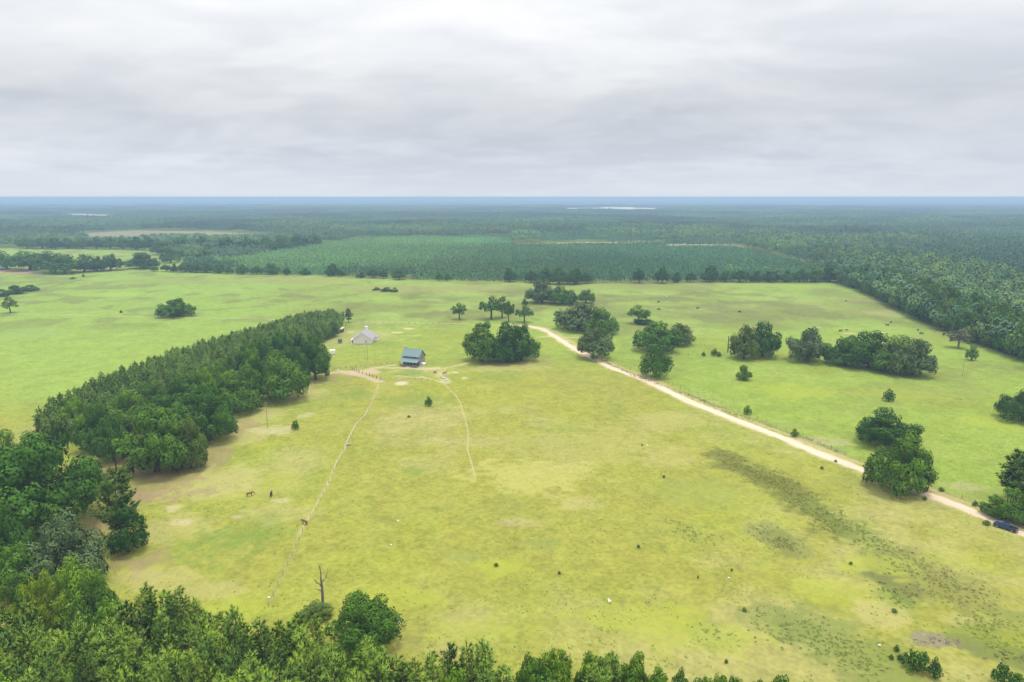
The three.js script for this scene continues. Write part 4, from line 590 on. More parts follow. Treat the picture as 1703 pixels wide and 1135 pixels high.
{
  const [x, z] = at(688.5, 606.5), o = thing('log_cabin', 'old log cabin with steep blue-green metal roof and front porch', 'cabin', [x, 0, z], -0.37);
  const logs = (w, h, y0, zz, xx = 0) => { const g = []; for (let y = y0; y < y0 + h - 0.05; y += 0.34) g.push(new THREE.CylinderGeometry(0.18, 0.18, w, 8).rotateZ(Math.PI / 2).translate(xx, y + 0.17, zz)); return g; };
  part('wall', merge([...logs(10.4, 5.3, 0.35, 3.3), box(10.2, 5.3, 0.1, 0, 3.0, 3.25)]), LOG, o);
  part('wall', merge([...logs(10.4, 5.0, 0.35, -3.3), box(10.2, 5.0, 0.1, 0, 2.8, -3.25)]), LOG, o);
  for (const s of [-1, 1]) {
    const sh = new THREE.ExtrudeGeometry(G3([[-3.3, 0.3], [3.3, 0.3], [3.3, 5.6], [0, 8.9], [-3.3, 5.4]]), { depth: 0.16, bevelEnabled: false }); sh.rotateY(Math.PI / 2); sh.translate(s * 5.1 - 0.08, 0, 0);
    const g = [sh]; for (let y = 0.4; y < 8.4; y += 0.34) { const half = y < 5.2 ? 3.3 : 3.3 * (8.9 - y) / 3.5; g.push(box(0.06, 0.27, half * 2, s * 5.2, y, 0)); }
    const w = part('gable_wall', merge(g), LOGGREY, o);
    for (const [yy, zz] of [[6.0, 1.2], [6.0, -1.0], [2.4, -1.6]]) { const f = part('window', box(0.06, 1.25, 0.85, s * 5.27, yy, zz), WHITE, o); part('pane', box(0.05, 1.05, 0.66, s * 5.30, yy, zz), GLASS, f); }
  }
  part('stone_base', merge([box(10.7, 0.4, 6.9, 0, 0.15, 0)]), STONE, o);
  const roof = part('roof', slabFrom([9.1, 0], [5.5, 4.0], 11.6, 0.12, 14), GREENMETAL, o);
  part('roof', slabFrom([9.1, 0], [4.7, -4.3], 11.6, 0.12, 14), GREENMETAL, o);
  part('ridge_cap', new THREE.CylinderGeometry(0.13, 0.13, 11.7, 8).rotateZ(Math.PI / 2).translate(0, 9.13, 0), GREENMETAL, o);
  part('porch_roof', slabFrom([4.55, 3.4], [2.85, 6.9], 11.9, 0.1, 14), GREENMETAL, o);
  for (const xx of [-2.9, 2.6]) for (const dx of [-0.5, 0.5]) { const f = part('window', box(0.95, 0.95, 0.08, xx + dx, 5.0, 3.52), LOGGREY, o); part('pane', box(0.78, 0.78, 0.06, xx + dx, 5.0, 3.55), GLASS, f); }
  part('porch_floor', box(11.2, 0.22, 3.4, 0, 0.4, 5.15), WOODGREY, o);
  for (let i = 0; i < 6; i++) part('porch_post', box(0.2, 2.6, 0.2, -5.4 + i * 2.16, 1.75, 6.6), WOODGREY, o);
  const rails = []; for (const y of [0.85, 1.35]) { rails.push(box(4.1, 0.1, 0.08, -3.3, y, 6.6), box(4.1, 0.1, 0.08, 3.3, y, 6.6)); } for (let i = 0; i < 14; i++) rails.push(box(0.06, 0.8, 0.05, -5.2 + i * 0.3, 1.0, 6.6), box(0.06, 0.8, 0.05, 1.3 + i * 0.3, 1.0, 6.6)); part('porch_railing', merge(rails), WOODGREY, o);
  const d = part('door', box(1.05, 2.1, 0.1, 0, 1.6, 3.52), DARKIN, o); part('handle', box(0.06, 0.06, 0.08, 0.4, 1.55, 3.6), STONE, d);
  for (const xx of [-3.6, -2.0, 2.2, 3.8]) { const f = part('window', box(1.15, 1.3, 0.08, xx, 1.95, 3.52), DARKIN, o); part('pane', box(0.95, 1.1, 0.06, xx, 1.95, 3.55), GLASS, f); }
  part('chimney', merge([box(1.0, 10.0, 1.2, -5.7, 5.0, -0.6), box(1.2, 0.25, 1.4, -5.7, 9.9, -0.6), box(0.5, 0.4, 0.6, -5.7, 10.2, -0.6)]), STONE, o);
  part('step', merge([box(2.2, 0.2, 0.5, 0, 0.18, 7.1), box(2.4, 0.1, 0.6, 0, 0.05, 7.55)]), STONE, o);
  part('lean_to', merge([box(1.5, 1.5, 2.6, 6.0, 0.75, -0.2), box(1.9, 0.1, 3.0, 6.1, 1.6, -0.2).rotateZ(-0.08)]), WHITE, o);
}
{
  const [x, z] = at(602.5, 572.5), o = thing('farmhouse', 'pale pink sided farmhouse with grey shingle roof and white chimney', 'house', [x, 0, z - 7], 0.03);
  const gable = (w, e, r, zz, xx = 0) => { const g = new THREE.ExtrudeGeometry(G3([[-w, 0.35], [w, 0.35], [w, e], [0, r], [-w, e]]), { depth: 0.2, bevelEnabled: false }); g.translate(xx, 0, zz); return g; };
  const side = [], boards = []; for (let y = 0.5; y < 7.2; y += 0.24) { const half = y < 3.3 ? 5.95 : 5.95 * (7.55 - y) / 4.25; boards.push(box(half * 2, 0.19, 0.05, 0, y, 7.24)); }
  part('front_wall', merge([gable(6.0, 3.4, 7.6, 7.0), ...boards]), PINKWALL, o);
  part('back_wall', gable(6.3, 3.4, 7.9, -7.0), PINKWALL, o);
  for (const s of [-1, 1]) { for (let y = 0.5; y < 3.2; y += 0.24) side.push(box(0.05, 0.19, 13.6, s * 6.13, y, 0.1)); side.push(box(0.2, 3.1, 13.6, s * 6.0, 1.9, 0.1)); }
  part('side_wall', merge(side), PINKWALL, o);
  part('foundation', box(12.5, 0.5, 14.3, 0, 0.15, 0.1), STONE, o);
  const slope = (s, z0, z1, lift, over) => { const g = new THREE.BoxGeometry(Math.hypot(6.9 + over, 4.7), 0.16, z1 - z0); g.rotateZ(-s * Math.atan2(4.7, 6.9)); g.translate(s * (6.9 + over) / 2, 3.0 + 2.35 + lift, (z0 + z1) / 2); return g; };
  for (const s of [-1, 1]) { part('roof', slope(s, -7.6, 3.2, 0.35, 0.2), SHINGLE, o); part('roof', slope(s, 3.2, 7.7, 0, 0), SHINGLE, o); }
  const trim = (s, zz, lift, over) => { const g = new THREE.BoxGeometry(Math.hypot(6.9 + over, 4.7) + 0.1, 0.34, 0.12); g.rotateZ(-s * Math.atan2(4.7, 6.9)); g.translate(s * (6.9 + over) / 2, 3.0 + 2.28 + lift, zz); return g; };
  part('roof_trim', merge([trim(-1, 7.76, 0, 0), trim(1, 7.76, 0, 0), trim(1, 3.27, 0.35, 0.2), trim(-1, 3.27, 0.35, 0.2)]), WHITE, o);
  part('corner_board', merge([box(0.3, 3.0, 0.12, -5.9, 1.9, 7.3), box(0.3, 3.0, 0.12, 5.9, 1.9, 7.3), box(12.1, 0.3, 0.1, 0, 0.5, 7.29)]), WHITE, o);
  part('gable_vent', merge([box(0.8, 1.1, 0.1, 0, 6.1, 7.3)]), WHITE, o);
  const w = part('window', merge([box(1.5, 2.3, 0.12, 2.2, 1.7, 7.3)]), WHITE, o); part('pane', box(0.55, 0.8, 0.06, 2.2, 2.25, 7.37), GLASS, w); part('pane', box(0.55, 0.7, 0.06, 2.2, 1.2, 7.37), GLASS, w);
  part('chimney', merge([box(1.7, 4.0, 1.5, 0.6, 7.5, -5.4), box(1.95, 0.3, 1.75, 0.6, 9.45, -5.4)]), WHITE, o);
  const wing = [box(2.3, 2.7, 6, 7.3, 1.6, -3.2)]; part('side_wing', merge(wing), WHITE, o); part('roof', merge([box(3.0, 0.16, 6.6, 7.3, 3.15, -3.2).rotateZ(0)]), SHINGLE, o);
  part('side_porch', merge([box(1.6, 0.15, 5, -6.9, 2.9, 4.6), box(0.25, 2.7, 0.2, -7.6, 1.5, 7.0), box(1.5, 0.3, 5, -6.9, 0.2, 4.6)]), WHITE, o); part('porch_opening', box(0.5, 2.1, 0.1, -6.75, 1.45, 6.2), DARKIN, o);
}
{
  const [x, z] = at(563, 553.5), o = thing('field_shed', 'small open grey shed with tan roof at the pine strip end', 'shed', [x, 0, z - 2], -0.12);
  const g = []; for (let i = 0; i < 18; i++) g.push(box(0.26, 2.3, 0.05, -2.5 + i * 0.295, 1.15, 2.0)); part('wall', merge(g), WOODGREY, o);
  part('back_wall', box(5.3, 2.9, 0.08, 0.05, 1.45, -2.0), WOODGREY, o); part('side_wall', box(0.08, 2.4, 4, -2.55, 1.2, 0), WOODGREY, o);
  for (const zz of [-1.9, 1.9]) part('post', box(0.16, 2.6, 0.16, 2.65, 1.3, zz), POSTWOOD, o);
  part('roof', slabFrom([2.55, 2.6], [3.25, -2.5], 6.4, 0.1, 10), paint(0.62, 0.52, 0.42, 0.6), o);
}
{
  const [x, z] = at(553, 590), o = thing('shelter', 'white roofed shelter half hidden by the grove end', 'shelter', [x, 0, z], 0.25);
  part('roof', merge([slabFrom([2.9, 1.4], [3.3, 0], 3.2, 0.08), slabFrom([3.3, 0], [2.9, -1.4], 3.2, 0.08), box(3.1, 2.3, 0.05, 0, 1.75, 1.38)]), WHITE, o);
  for (const xx of [-1.5, 1.5]) for (const zz of [-1.3, 1.3]) part('post', box(0.08, 2.9, 0.08, xx, 1.45, zz), WOODGREY, o);
}
{
  const [x, z] = at(565.5, 571), o = thing('trampoline', 'round dark green netted trampoline left of the pink house', 'trampoline', [x, 0, z], 0);
  part('mat', new THREE.CylinderGeometry(1.35, 1.35, 0.06, 24).translate(0, 0.85, 0), paint(0.03, 0.04, 0.05), o);
  part('rim', new THREE.TorusGeometry(1.42, 0.1, 8, 28).rotateX(Math.PI / 2).translate(0, 0.86, 0), paint(0.03, 0.2, 0.2), o);
  part('net', new THREE.CylinderGeometry(1.4, 1.4, 1.7, 24, 1, true).translate(0, 1.75, 0), paint(0.02, 0.06, 0.06, 0.9, { side: THREE.DoubleSide, transparent: true, opacity: 0.55 }), o);
  for (let i = 0; i < 6; i++) { const a = i * 1.047; part('pole', cyl(0.035, 0.035, 2.65, 6, Math.cos(a) * 1.46, 0, Math.sin(a) * 1.46), paint(0.05, 0.2, 0.19, 0.5), o); }
}
{ // pale building behind the far left oaks
  const [x, z] = at(2, 449), o = thing('barn', 'low white roofed barn at the left edge below far oaks', 'barn', [x, 0, z], 0.2);
  part('wall', box(11, 2.4, 6, 0, 1.2, 0), WOODGREY, o); part('roof', merge([slabFrom([2.4, 3.4], [3.9, 0], 12, 0.1), slabFrom([3.9, 0], [2.4, -3.4], 12, 0.1)]), WHITE, o);
}
// ------------------------------------------------------------------ poles
function pole(name, label, px, foot, top, mat, opt = {}) {
  const [x, z] = at(px, foot), v = (top - 567.5) / LENS, h = EYE + z * (v * CP + SP) / (CP - v * SP), o = thing(name, label, 'pole', [x, 0, z], 0.2);
  part('shaft', cyl(opt.r ?? 0.15, (opt.r ?? 0.15) * 0.7, h, 9), mat, o);
  if (opt.arm) { part('crossarm', rbox(1.8, 0.1, 0.1, 0.02, 0, h - 0.7, 0.14), mat, o); for (const dx of [-0.8, 0, 0.8]) part('insulator', cyl(0.05, 0.03, 0.16, 7, dx, h - 0.65, 0.14), paint(0.4, 0.4, 0.38, 0.3), o); }
  else part('cap', cyl(0.13, 0.08, 0.08, 8, 0, h, 0), paint(0.35, 0.34, 0.33, 0.5), o);
  return o;
}
pole('utility_pole', 'wooden utility pole in the left paddock in front of the grove', 445, 712, 668, POLEWOOD, { arm: true });
pole('utility_pole', 'thin tall pole in front of the pink house door', 611.5, 600, 567, WOODGREY, { arm: true, r: 0.11 });
pole('yard_pole', 'short thin pole left of the tall pole in the yard', 607, 598, 583, WOODGREY, { r: 0.08 });
pole('utility_pole', 'pale utility pole on the near verge of the sand road', 1079, 634.5, 611, POLEWOOD, { arm: true });
pole('utility_pole', 'thin faint pole standing in the right pasture below the cone tree', 1600.8, 627, 598, WOODGREY, { r: 0.1 });
pole('dead_trunk_post', 'tall thick dark post beside the grey-green oak', 1210.6, 586.5, 559.5, POSTWOOD, { r: 0.4 });
[[[1598.3, 1604.8], 427, 407, 'nearest twin-post power line frame above the right woods'], [[1532.3, 1538.2], 410, 394.5, 'second nearest twin-post power line frame above the right woods'], [[1488.4, 1493.2, 1498.5], 399, 386.3, 'three-post power line frame in the right woods'], [[1410.6, 1415.2], 385.5, 373, 'twin-post power line frame left of the three-post frame'], [[1297.5, 1301.3], 373.5, 361.5, 'farthest hazy twin-post power line frame']]
  .forEach(([xs, foot, top, label]) => {
    const [x, z] = at(xs[0], foot), [x2] = at(xs[xs.length - 1], foot), v = (top - 567.5) / LENS, h = EYE + z * (v * CP + SP) / (CP - v * SP), o = thing('power_line_frame', label, 'power pole', [(x + x2) / 2, 0, z], 0.1, 'power line frames'), w = (x2 - x) / 2, m = paint(0.6, 0.58, 0.55, 0.7);
    xs.forEach((_, i) => part('post', cyl(0.34, 0.26, h, 8, -w + 2 * w * i / (xs.length - 1), 0, 0), m, o));
    part('crossarm', box(w * 2 + 4, 0.35, 0.3, 0, h - 2.2, 0.3), m, o);
    part('brace', merge([rod([-w, h - 8, 0.3], [w, h - 3, 0.3], 0.1, 0.1), rod([w, h - 8, 0.3], [-w, h - 3, 0.3], 0.1, 0.1)]), m, o);
  });
// ------------------------------------------------------------------ fences: posts one by one, wires as one part
function fence(name, label, pts, gap, opt = {}) {
  const o = thing(name, label, 'fence', [pts[0][0], 0, pts[0][1]]), R = rand32(Math.round(pts[0][0] * 7 + 999)), h = opt.h ?? 1.25, r = opt.r ?? 0.07, geos = [0, 1, 2].map((k) => cyl(r * (0.9 + 0.15 * k), r * (0.8 + 0.15 * k), h + 0.12 * k + 0.2, 7, 0, -0.2, 0)), mat = opt.mat ?? POSTWOOD, ps = [];
  for (let i = 0; i + 1 < pts.length; i++) { const L = Math.hypot(pts[i + 1][0] - pts[i][0], pts[i + 1][1] - pts[i][1]), n = Math.max(1, Math.round(L / gap)); for (let k = 0; k < n + (i + 2 === pts.length ? 1 : 0); k++) ps.push([lerp(pts[i][0], pts[i + 1][0], k / n) - pts[0][0], lerp(pts[i][1], pts[i + 1][1], k / n) - pts[0][1]]); }
  ps.forEach(([x, z]) => { const p = part('post', geos[Math.floor(R() * 3)], mat, o); p.position.set(x, 0, z); p.rotation.set((R() - 0.5) * 0.12, R() * 6, (R() - 0.5) * 0.12); });
  const w = []; for (let i = 0; i + 1 < ps.length; i++) for (const y of opt.rails ?? [0.45, 0.8, 1.12]) w.push(rod([ps[i][0], y, ps[i][1]], [ps[i + 1][0], y, ps[i + 1][1]], opt.wire ?? 0.012, opt.wire ?? 0.012, 4));
  part(opt.wire ? 'rail' : 'wire', merge(w), opt.wire ? mat : paint(0.3, 0.29, 0.28, 0.5), o).userData.kind = 'stuff';
}
fence('corral_fence', 'fence of thick dark posts along the pinkish dirt path', line([[585.5, 616], [597, 620.5], [609, 624.5], [620, 628], [632.5, 632.3]]), 3.0, { r: 0.16, h: 1.5 });
fence('wire_fence', 'wire fence with thin posts from the corral corner toward the stone heap', line([[638, 632.5], [660, 631.5], [690, 632], [722, 634]]), 3.2, { r: 0.07 });
fence('yard_fence', 'wire fence along the yard edge from the grove to the cabin', line([[556, 614], [575, 613], [600, 610.5], [625, 608.5], [652, 605]]), 3.2, { r: 0.08 });
fence('lane_fence', 'fence with dark posts along the pale lane behind the houses', line([[575, 541.5], [592, 537.5], [625, 537.6], [690, 538.6], [762, 540.6]]), 5, { r: 0.11 });
fence('paddock_fence', 'thin wire fence beside the left trodden path', line([[626, 650], [611, 689], [597, 703], [583, 728], [563, 768], [532, 834], [508, 874], [486, 925], [462, 975], [446, 1010]]), 5, { r: 0.05 });
fence('pasture_fence', 'faint row of pale posts in the grass right of the cabin', line([[908, 634], [940, 635], [975, 637]]), 3, { r: 0.05, mat: paint(0.4, 0.37, 0.33) });
fence('road_fence', 'long wire fence on the far verge of the sand road', line([[1010, 601], [1080, 628], [1160, 656], [1260, 697], [1360, 739], [1430, 766]]), 6, { r: 0.06 });
fence('road_fence', 'wire fence on the far verge right of the roadside oaks', line([[1545, 808], [1600, 829], [1645, 846]]), 5, { r: 0.06 });
fence('cross_fence', 'wire fence crossing the right pasture near the dark post', line([[1115, 592], [1160, 591.5], [1205, 591.5]]), 5, { r: 0.06 });
fence('cross_fence', 'wire fence running back from the small shrubs toward the far pasture', line([[1190, 586], [1172, 575], [1155, 565]]), 5, { r: 0.06 });
fence('field_fence', 'curved old fence between the two far left fields', FENCE_WEST, 8, { r: 0.09 });
{ // gates
  const gate = (name, label, a, b, mat) => { const [ax, az] = at(...a), [bx, bz] = at(...b), L = Math.hypot(bx - ax, bz - az), o = thing(name, label, 'gate', [ax, 0, az], -Math.atan2(bz - az, bx - ax)); const f = []; part('gate_frame', merge([rod([0.05, 0.25, 0], [0.05, 1.3, 0], 0.035, 0.035), rod([L, 0.25, 0], [L, 1.3, 0], 0.035, 0.035), rod([0.05, 0.25, 0], [L, 1.3, 0], 0.025, 0.025)]), mat, o); for (let i = 0; i < 5; i++) part('bar', rod([0.05, 0.28 + i * 0.25, 0], [L, 0.28 + i * 0.25, 0], 0.03, 0.03), mat, o); for (const x of [-0.12, L + 0.12]) part('gate_post', cyl(0.11, 0.1, 1.75, 8, x, -0.1, 0), paint(0.45, 0.44, 0.4), o); };
  gate('farm_gate', 'pale metal gate at the corner of the dark post fence', [633.5, 632.6], [638, 632.7], paint(0.5, 0.55, 0.55, 0.5));
  gate('farm_gate', 'dark green metal gate by the red sign behind the pickup', [1664.5, 861], [1676, 866], paint(0.06, 0.13, 0.12, 0.5));
  const [x, z] = at(1658, 860.5), o = thing('gate_sign', 'small red and white warning sign between two pale posts', 'sign', [x, 0, z], 0.15);
  part('board', rbox(1.0, 0.75, 0.05, 0.02, 0, 1.05, 0), paint(0.62, 0.10, 0.07, 0.5), o); part('face', box(0.55, 0.38, 0.012, 0.05, 1.1, 0.032), paint(0.78, 0.5, 0.44, 0.5), o);
  part('post', cyl(0.07, 0.07, 1.6, 7, -0.75, -0.1, -0.1), paint(0.45, 0.45, 0.42), o); part('post', cyl(0.07, 0.07, 1.6, 7, 0.75, -0.1, -0.1), paint(0.45, 0.45, 0.42), o);
}
{ const [x, z] = at(1669, 894), o = thing('guy_guard', 'leaning pale stay pole in the grass beside the pickup', 'stay pole', [x, 0, z]); part('shaft', rod([0, 0, 0], [1.05, 1.7, -0.4], 0.05, 0.045, 7), paint(0.62, 0.66, 0.32, 0.6), o); part('anchor', cyl(0.1, 0.08, 0.12, 7), STONE, o); }
// ------------------------------------------------------------------ the pickup
{
  const [rx, rz] = at(1690.5, 886.5), [fx, fz] = at(1655, 874.5), o = thing('pickup_truck', 'dark blue crew cab pickup parked on the sand road', 'pickup truck', [(rx + fx) / 2, 0.04, (rz + fz) / 2], Math.atan2(-(fz - rz), fx - rx));
  const BLUE = new THREE.MeshPhysicalMaterial({ color: new THREE.Color(0.012, 0.04, 0.16), roughness: 0.35, metalness: 0.3, clearcoat: 1, clearcoatRoughness: 0.08 }), BLACK = paint(0.012, 0.012, 0.014, 0.7), CHROME = paint(0.55, 0.55, 0.56, 0.2, { metalness: 0.9 });
  const ex = (pts, w, bevel = 0.05) => { const g = new THREE.ExtrudeGeometry(G3(pts), { depth: w - bevel * 2, bevelEnabled: true, bevelThickness: bevel, bevelSize: bevel, bevelSegments: 2 }); g.translate(0, 0, -w / 2 + bevel); return g; };
  part('body', merge([ex([[-2.85, 0.5], [2.8, 0.5], [2.88, 0.95], [2.7, 1.12], [1.35, 1.2], [-0.95, 1.2], [-0.95, 0.72], [-2.85, 0.72]], 1.95), box(1.95, 0.55, 0.07, -1.9, 0.95, 0.94), box(1.95, 0.55, 0.07, -1.9, 0.95, -0.94), box(0.08, 0.5, 1.8, -0.96, 0.95, 0)]), BLUE, o);
  part('cab', ex([[-0.9, 1.2], [1.3, 1.2], [0.55, 1.82], [-0.65, 1.84]], 1.72, 0.08), BLUE, o);
  part('windscreen', new THREE.BoxGeometry(0.86, 0.03, 1.45).rotateZ(-0.69).translate(1.0, 1.53, 0), GLASS, o);
  part('rear_window', new THREE.BoxGeometry(0.45, 0.03, 1.3).rotateZ(1.2).translate(-0.9, 1.55, 0), GLASS, o);
  for (const s of [-1, 1]) for (const xx of [-0.28, 0.5]) part('side_window', box(0.62, 0.36, 0.03, xx, 1.5, s * 0.875), GLASS, o);
  const tg = part('tailgate', box(0.08, 0.55, 1.8, -2.86, 0.95, 0), BLUE, o); part('handle', box(0.04, 0.06, 0.3, -2.92, 1.05, 0), CHROME, tg);
  part('bed_liner', box(1.8, 0.05, 1.75, -1.9, 0.76, 0), BLACK, o);
  part('front_bumper', rbox(0.2, 0.22, 1.9, 0.05, 2.95, 0.55, 0), CHROME, o); part('rear_bumper', rbox(0.2, 0.2, 1.9, 0.05, -2.97, 0.56, 0), CHROME, o); part('grille', box(0.05, 0.3, 1.1, 2.9, 0.88, 0), BLACK, o);
  for (const s of [-1, 1]) { part('headlight', rbox(0.08, 0.2, 0.34, 0.03, 2.86, 0.92, s * 0.72), paint(0.75, 0.76, 0.78, 0.15), o); part('tail_light', rbox(0.06, 0.36, 0.16, 0.02, -2.9, 0.98, s * 0.88), paint(0.35, 0.02, 0.02, 0.3), o); part('mirror', rbox(0.12, 0.2, 0.22, 0.04, 0.95, 1.3, s * 1.06), BLUE, o); }
  for (const xx of [-1.85, 1.85]) for (const s of [-1, 1]) { const w = part('wheel', new THREE.CylinderGeometry(0.4, 0.4, 0.27, 20).rotateX(Math.PI / 2).translate(xx, 0.4, s * 0.85), BLACK, o); part('rim', new THREE.CylinderGeometry(0.22, 0.22, 0.02, 14).rotateX(Math.PI / 2).translate(xx, 0.4, s * 0.995), CHROME, w); }
}
// ------------------------------------------------------------------ animals: one skin over a skeleton of joints
function skin(bones, lo, hi, n = 44, blend = 0.06) {
  const mc = new MarchingCubes(n, new THREE.MeshBasicMaterial(), false, false, 60000); mc.isolation = 0;
  const c = [0, 1, 2].map((k) => (lo[k] + hi[k]) / 2), h = Math.max(...[0, 1, 2].map((k) => (hi[k] - lo[k]) / 2)) * 1.08;
  for (let k = 0; k < n; k++) for (let j = 0; j < n; j++) for (let i = 0; i < n; i++) {
    const p = [c[0] + (i - n / 2) / (n / 2) * h, c[1] + (j - n / 2) / (n / 2) * h, c[2] + (k - n / 2) / (n / 2) * h]; let s = 0;
    for (const [a, ra, b, rb] of bones) { const d = [b[0] - a[0], b[1] - a[1], b[2] - a[2]], q = [p[0] - a[0], p[1] - a[1], p[2] - a[2]], t = clamp((q[0] * d[0] + q[1] * d[1] + q[2] * d[2]) / (d[0] ** 2 + d[1] ** 2 + d[2] ** 2 + 1e-9)), D = Math.hypot(q[0] - d[0] * t, q[1] - d[1] * t, q[2] - d[2] * t) - lerp(ra, rb, t); s += Math.exp(-D / blend * 1.6); }
    mc.field[i + j * n + k * n * n] = Math.log(s + 1e-30) * blend / 1.6;
  }
  mc.update();
  const v = mc.count, pos = new Float32Array(mc.positionArray.slice(0, v * 3));
  for (let i = 0; i < v; i++) for (let k = 0; k < 3; k++) pos[i * 3 + k] = c[k] + pos[i * 3 + k] * h;
  let g = new THREE.BufferGeometry(); g.setAttribute('position', new THREE.BufferAttribute(pos, 3)); g = mergeVertices(g, 1e-4); g.computeVertexNormals(); return g;
}
const quadruped = (o) => {                                           // faces +x; shoulders at height o.h
  const { h, len, belly, chest, neck, head, muzzle, thick } = o, b = [], f = len / 2, r = -len / 2, hip = h * 0.92;
  b.push([[f * 0.72, h * 0.78, 0], chest, [0, h * 0.76, 0], belly], [[0, h * 0.76, 0], belly, [r * 0.75, hip * 0.84, 0], chest * 0.98], [[f * 0.8, h * 0.86, 0], chest * 0.7, neck, thick], [neck, thick, head, thick * 0.8], [head, thick * 0.82, muzzle, thick * 0.5]);
  for (const s of [-1, 1]) {
    const z = s * belly * 0.5, q = s * 0.04;
    b.push([[f * 0.75, h * 0.62, z], thick * 0.75, [f * 0.72 + q, h * 0.34, z], thick * 0.38], [[f * 0.72 + q, h * 0.34, z], thick * 0.36, [f * 0.76 + q, 0.05, z], thick * 0.3]);
    b.push([[r * 0.72, h * 0.64, z], thick * 1.0, [r * 0.6 - q, h * 0.44, z], thick * 0.55], [[r * 0.6 - q, h * 0.44, z], thick * 0.5, [r * 0.92 - q, h * 0.30, z], thick * 0.36], [[r * 0.92 - q, h * 0.30, z], thick * 0.34, [r * 0.86 - q, 0.05, z], thick * 0.3]);
    b.push([[head[0] - 0.04, head[1] + thick * 0.6, s * thick * 0.45], thick * 0.22, [head[0] - 0.02, head[1] + thick * 1.5, s * thick * 0.6], thick * 0.08]);
  }
  return skin(b, [r * 1.15, 0, -belly * 1.2], [Math.max(muzzle[0], f) + 0.15, Math.max(h * 1.05, head[1] + 0.2), belly * 1.2]);
};
const HORSE = quadruped({ h: 1.5, len: 1.75, belly: 0.33, chest: 0.31, neck: [1.2, 1.35, 0], head: [1.45, 0.92, 0], muzzle: [1.62, 0.5, 0], thick: 0.155 }), HORSEUP = quadruped({ h: 1.5, len: 1.75, belly: 0.33, chest: 0.31, neck: [1.15, 1.7, 0], head: [1.35, 1.95, 0], muzzle: [1.72, 1.72, 0], thick: 0.155 });
const COW = quadruped({ h: 1.35, len: 1.85, belly: 0.40, chest: 0.36, neck: [1.05, 1.12, 0], head: [1.3, 0.8, 0], muzzle: [1.45, 0.45, 0], thick: 0.16 }), COWUP = quadruped({ h: 1.35, len: 1.85, belly: 0.40, chest: 0.36, neck: [1.15, 1.3, 0], head: [1.42, 1.38, 0], muzzle: [1.72, 1.18, 0], thick: 0.16 });
const hair = paint(0.025, 0.015, 0.01, 0.9);
function animal(name, label, category, geo, color, px, py, turn, group, tail = true, s = 1) {
  const [x, z] = at(px, py), o = thing(name, label, category, [x, 0, z], turn, group); o.scale.setScalar(s);
  part('body', geo, paint(...color, 0.7), o);
  if (tail) part('tail', rod([-0.9, 1.18, 0], [-1.08, 0.5, 0], 0.05, 0.09, 6), hair, o);
  if (name === 'horse') part('mane', geo === HORSE ? rod([0.75, 1.5, 0], [1.35, 1.16, 0], 0.06, 0.05, 6) : rod([0.72, 1.52, 0], [1.25, 2.02, 0], 0.06, 0.05, 6), hair, o);
}
const HO = 'horses';
animal('horse', 'chestnut horse grazing left of the black horse', 'horse', HORSE, [0.20, 0.075, 0.02], 415, 826, 0.6, HO);
animal('horse', 'black horse seen end-on in the left paddock', 'horse', HORSE, [0.012, 0.011, 0.014], 451, 826, 1.75, HO);
animal('horse', 'brown horse beside the lower end of the left trodden path', 'horse', HORSE, [0.14, 0.06, 0.025], 507, 873, 2.6, HO);
animal('horse', 'brown horse facing the path below the cabin on its left side', 'horse', HORSE, [0.17, 0.075, 0.03], 723, 622, -0.6, HO);
animal('horse', 'chestnut horse on the bare ground right of the path below the cabin', 'horse', HORSEUP, [0.24, 0.09, 0.025], 739.5, 623, 0.4, HO);
[[1397.8, 552.2, 0.2, 'black cow nearest behind the oak row on pale soil'], [1408.5, 550.5, 2.5, 'small black calf right of the nearest black cow'], [1481.7, 538, 0.8, 'upper black cow of the pair in the right pasture middle'], [1476, 543, 3.0, 'lower black cow of the pair in the right pasture middle'], [1527, 551, 1.2, 'upper black cow of the pair left of the half bare tree'], [1532.4, 556.8, -0.7, 'lower black cow of the pair left of the half bare tree'], [1569.7, 558.5, 0.4, 'black cow closest to the half bare tree'], [1095, 504, 0.3, 'far black cow straight above another above the wide oak'], [1096, 516.3, 2.9, 'black cow right of the tall narrow leaning tree'], [1160, 514.5, 0.1, 'lone black cow in the middle of the far right pasture'], [1230.3, 520.5, 3.3, 'black cow in the far pasture above the oak by the dark post'], [1407.3, 502.3, 1.0, 'farthest black cow near the corner of the tall wood']]
  .forEach(([px, py, turn, label], i) => animal('cow', label, 'cow', i % 3 ? COW : COWUP, [0.016, 0.014, 0.014], px, py, turn, 'black cows in the right pastures', true, i === 1 ? 0.8 : 1.15));
animal('cow', 'single white cow in the far right pasture', 'cow', COWUP, [0.7, 0.68, 0.62], 1108.8, 495.2, 2.2, null, false, 1.05);
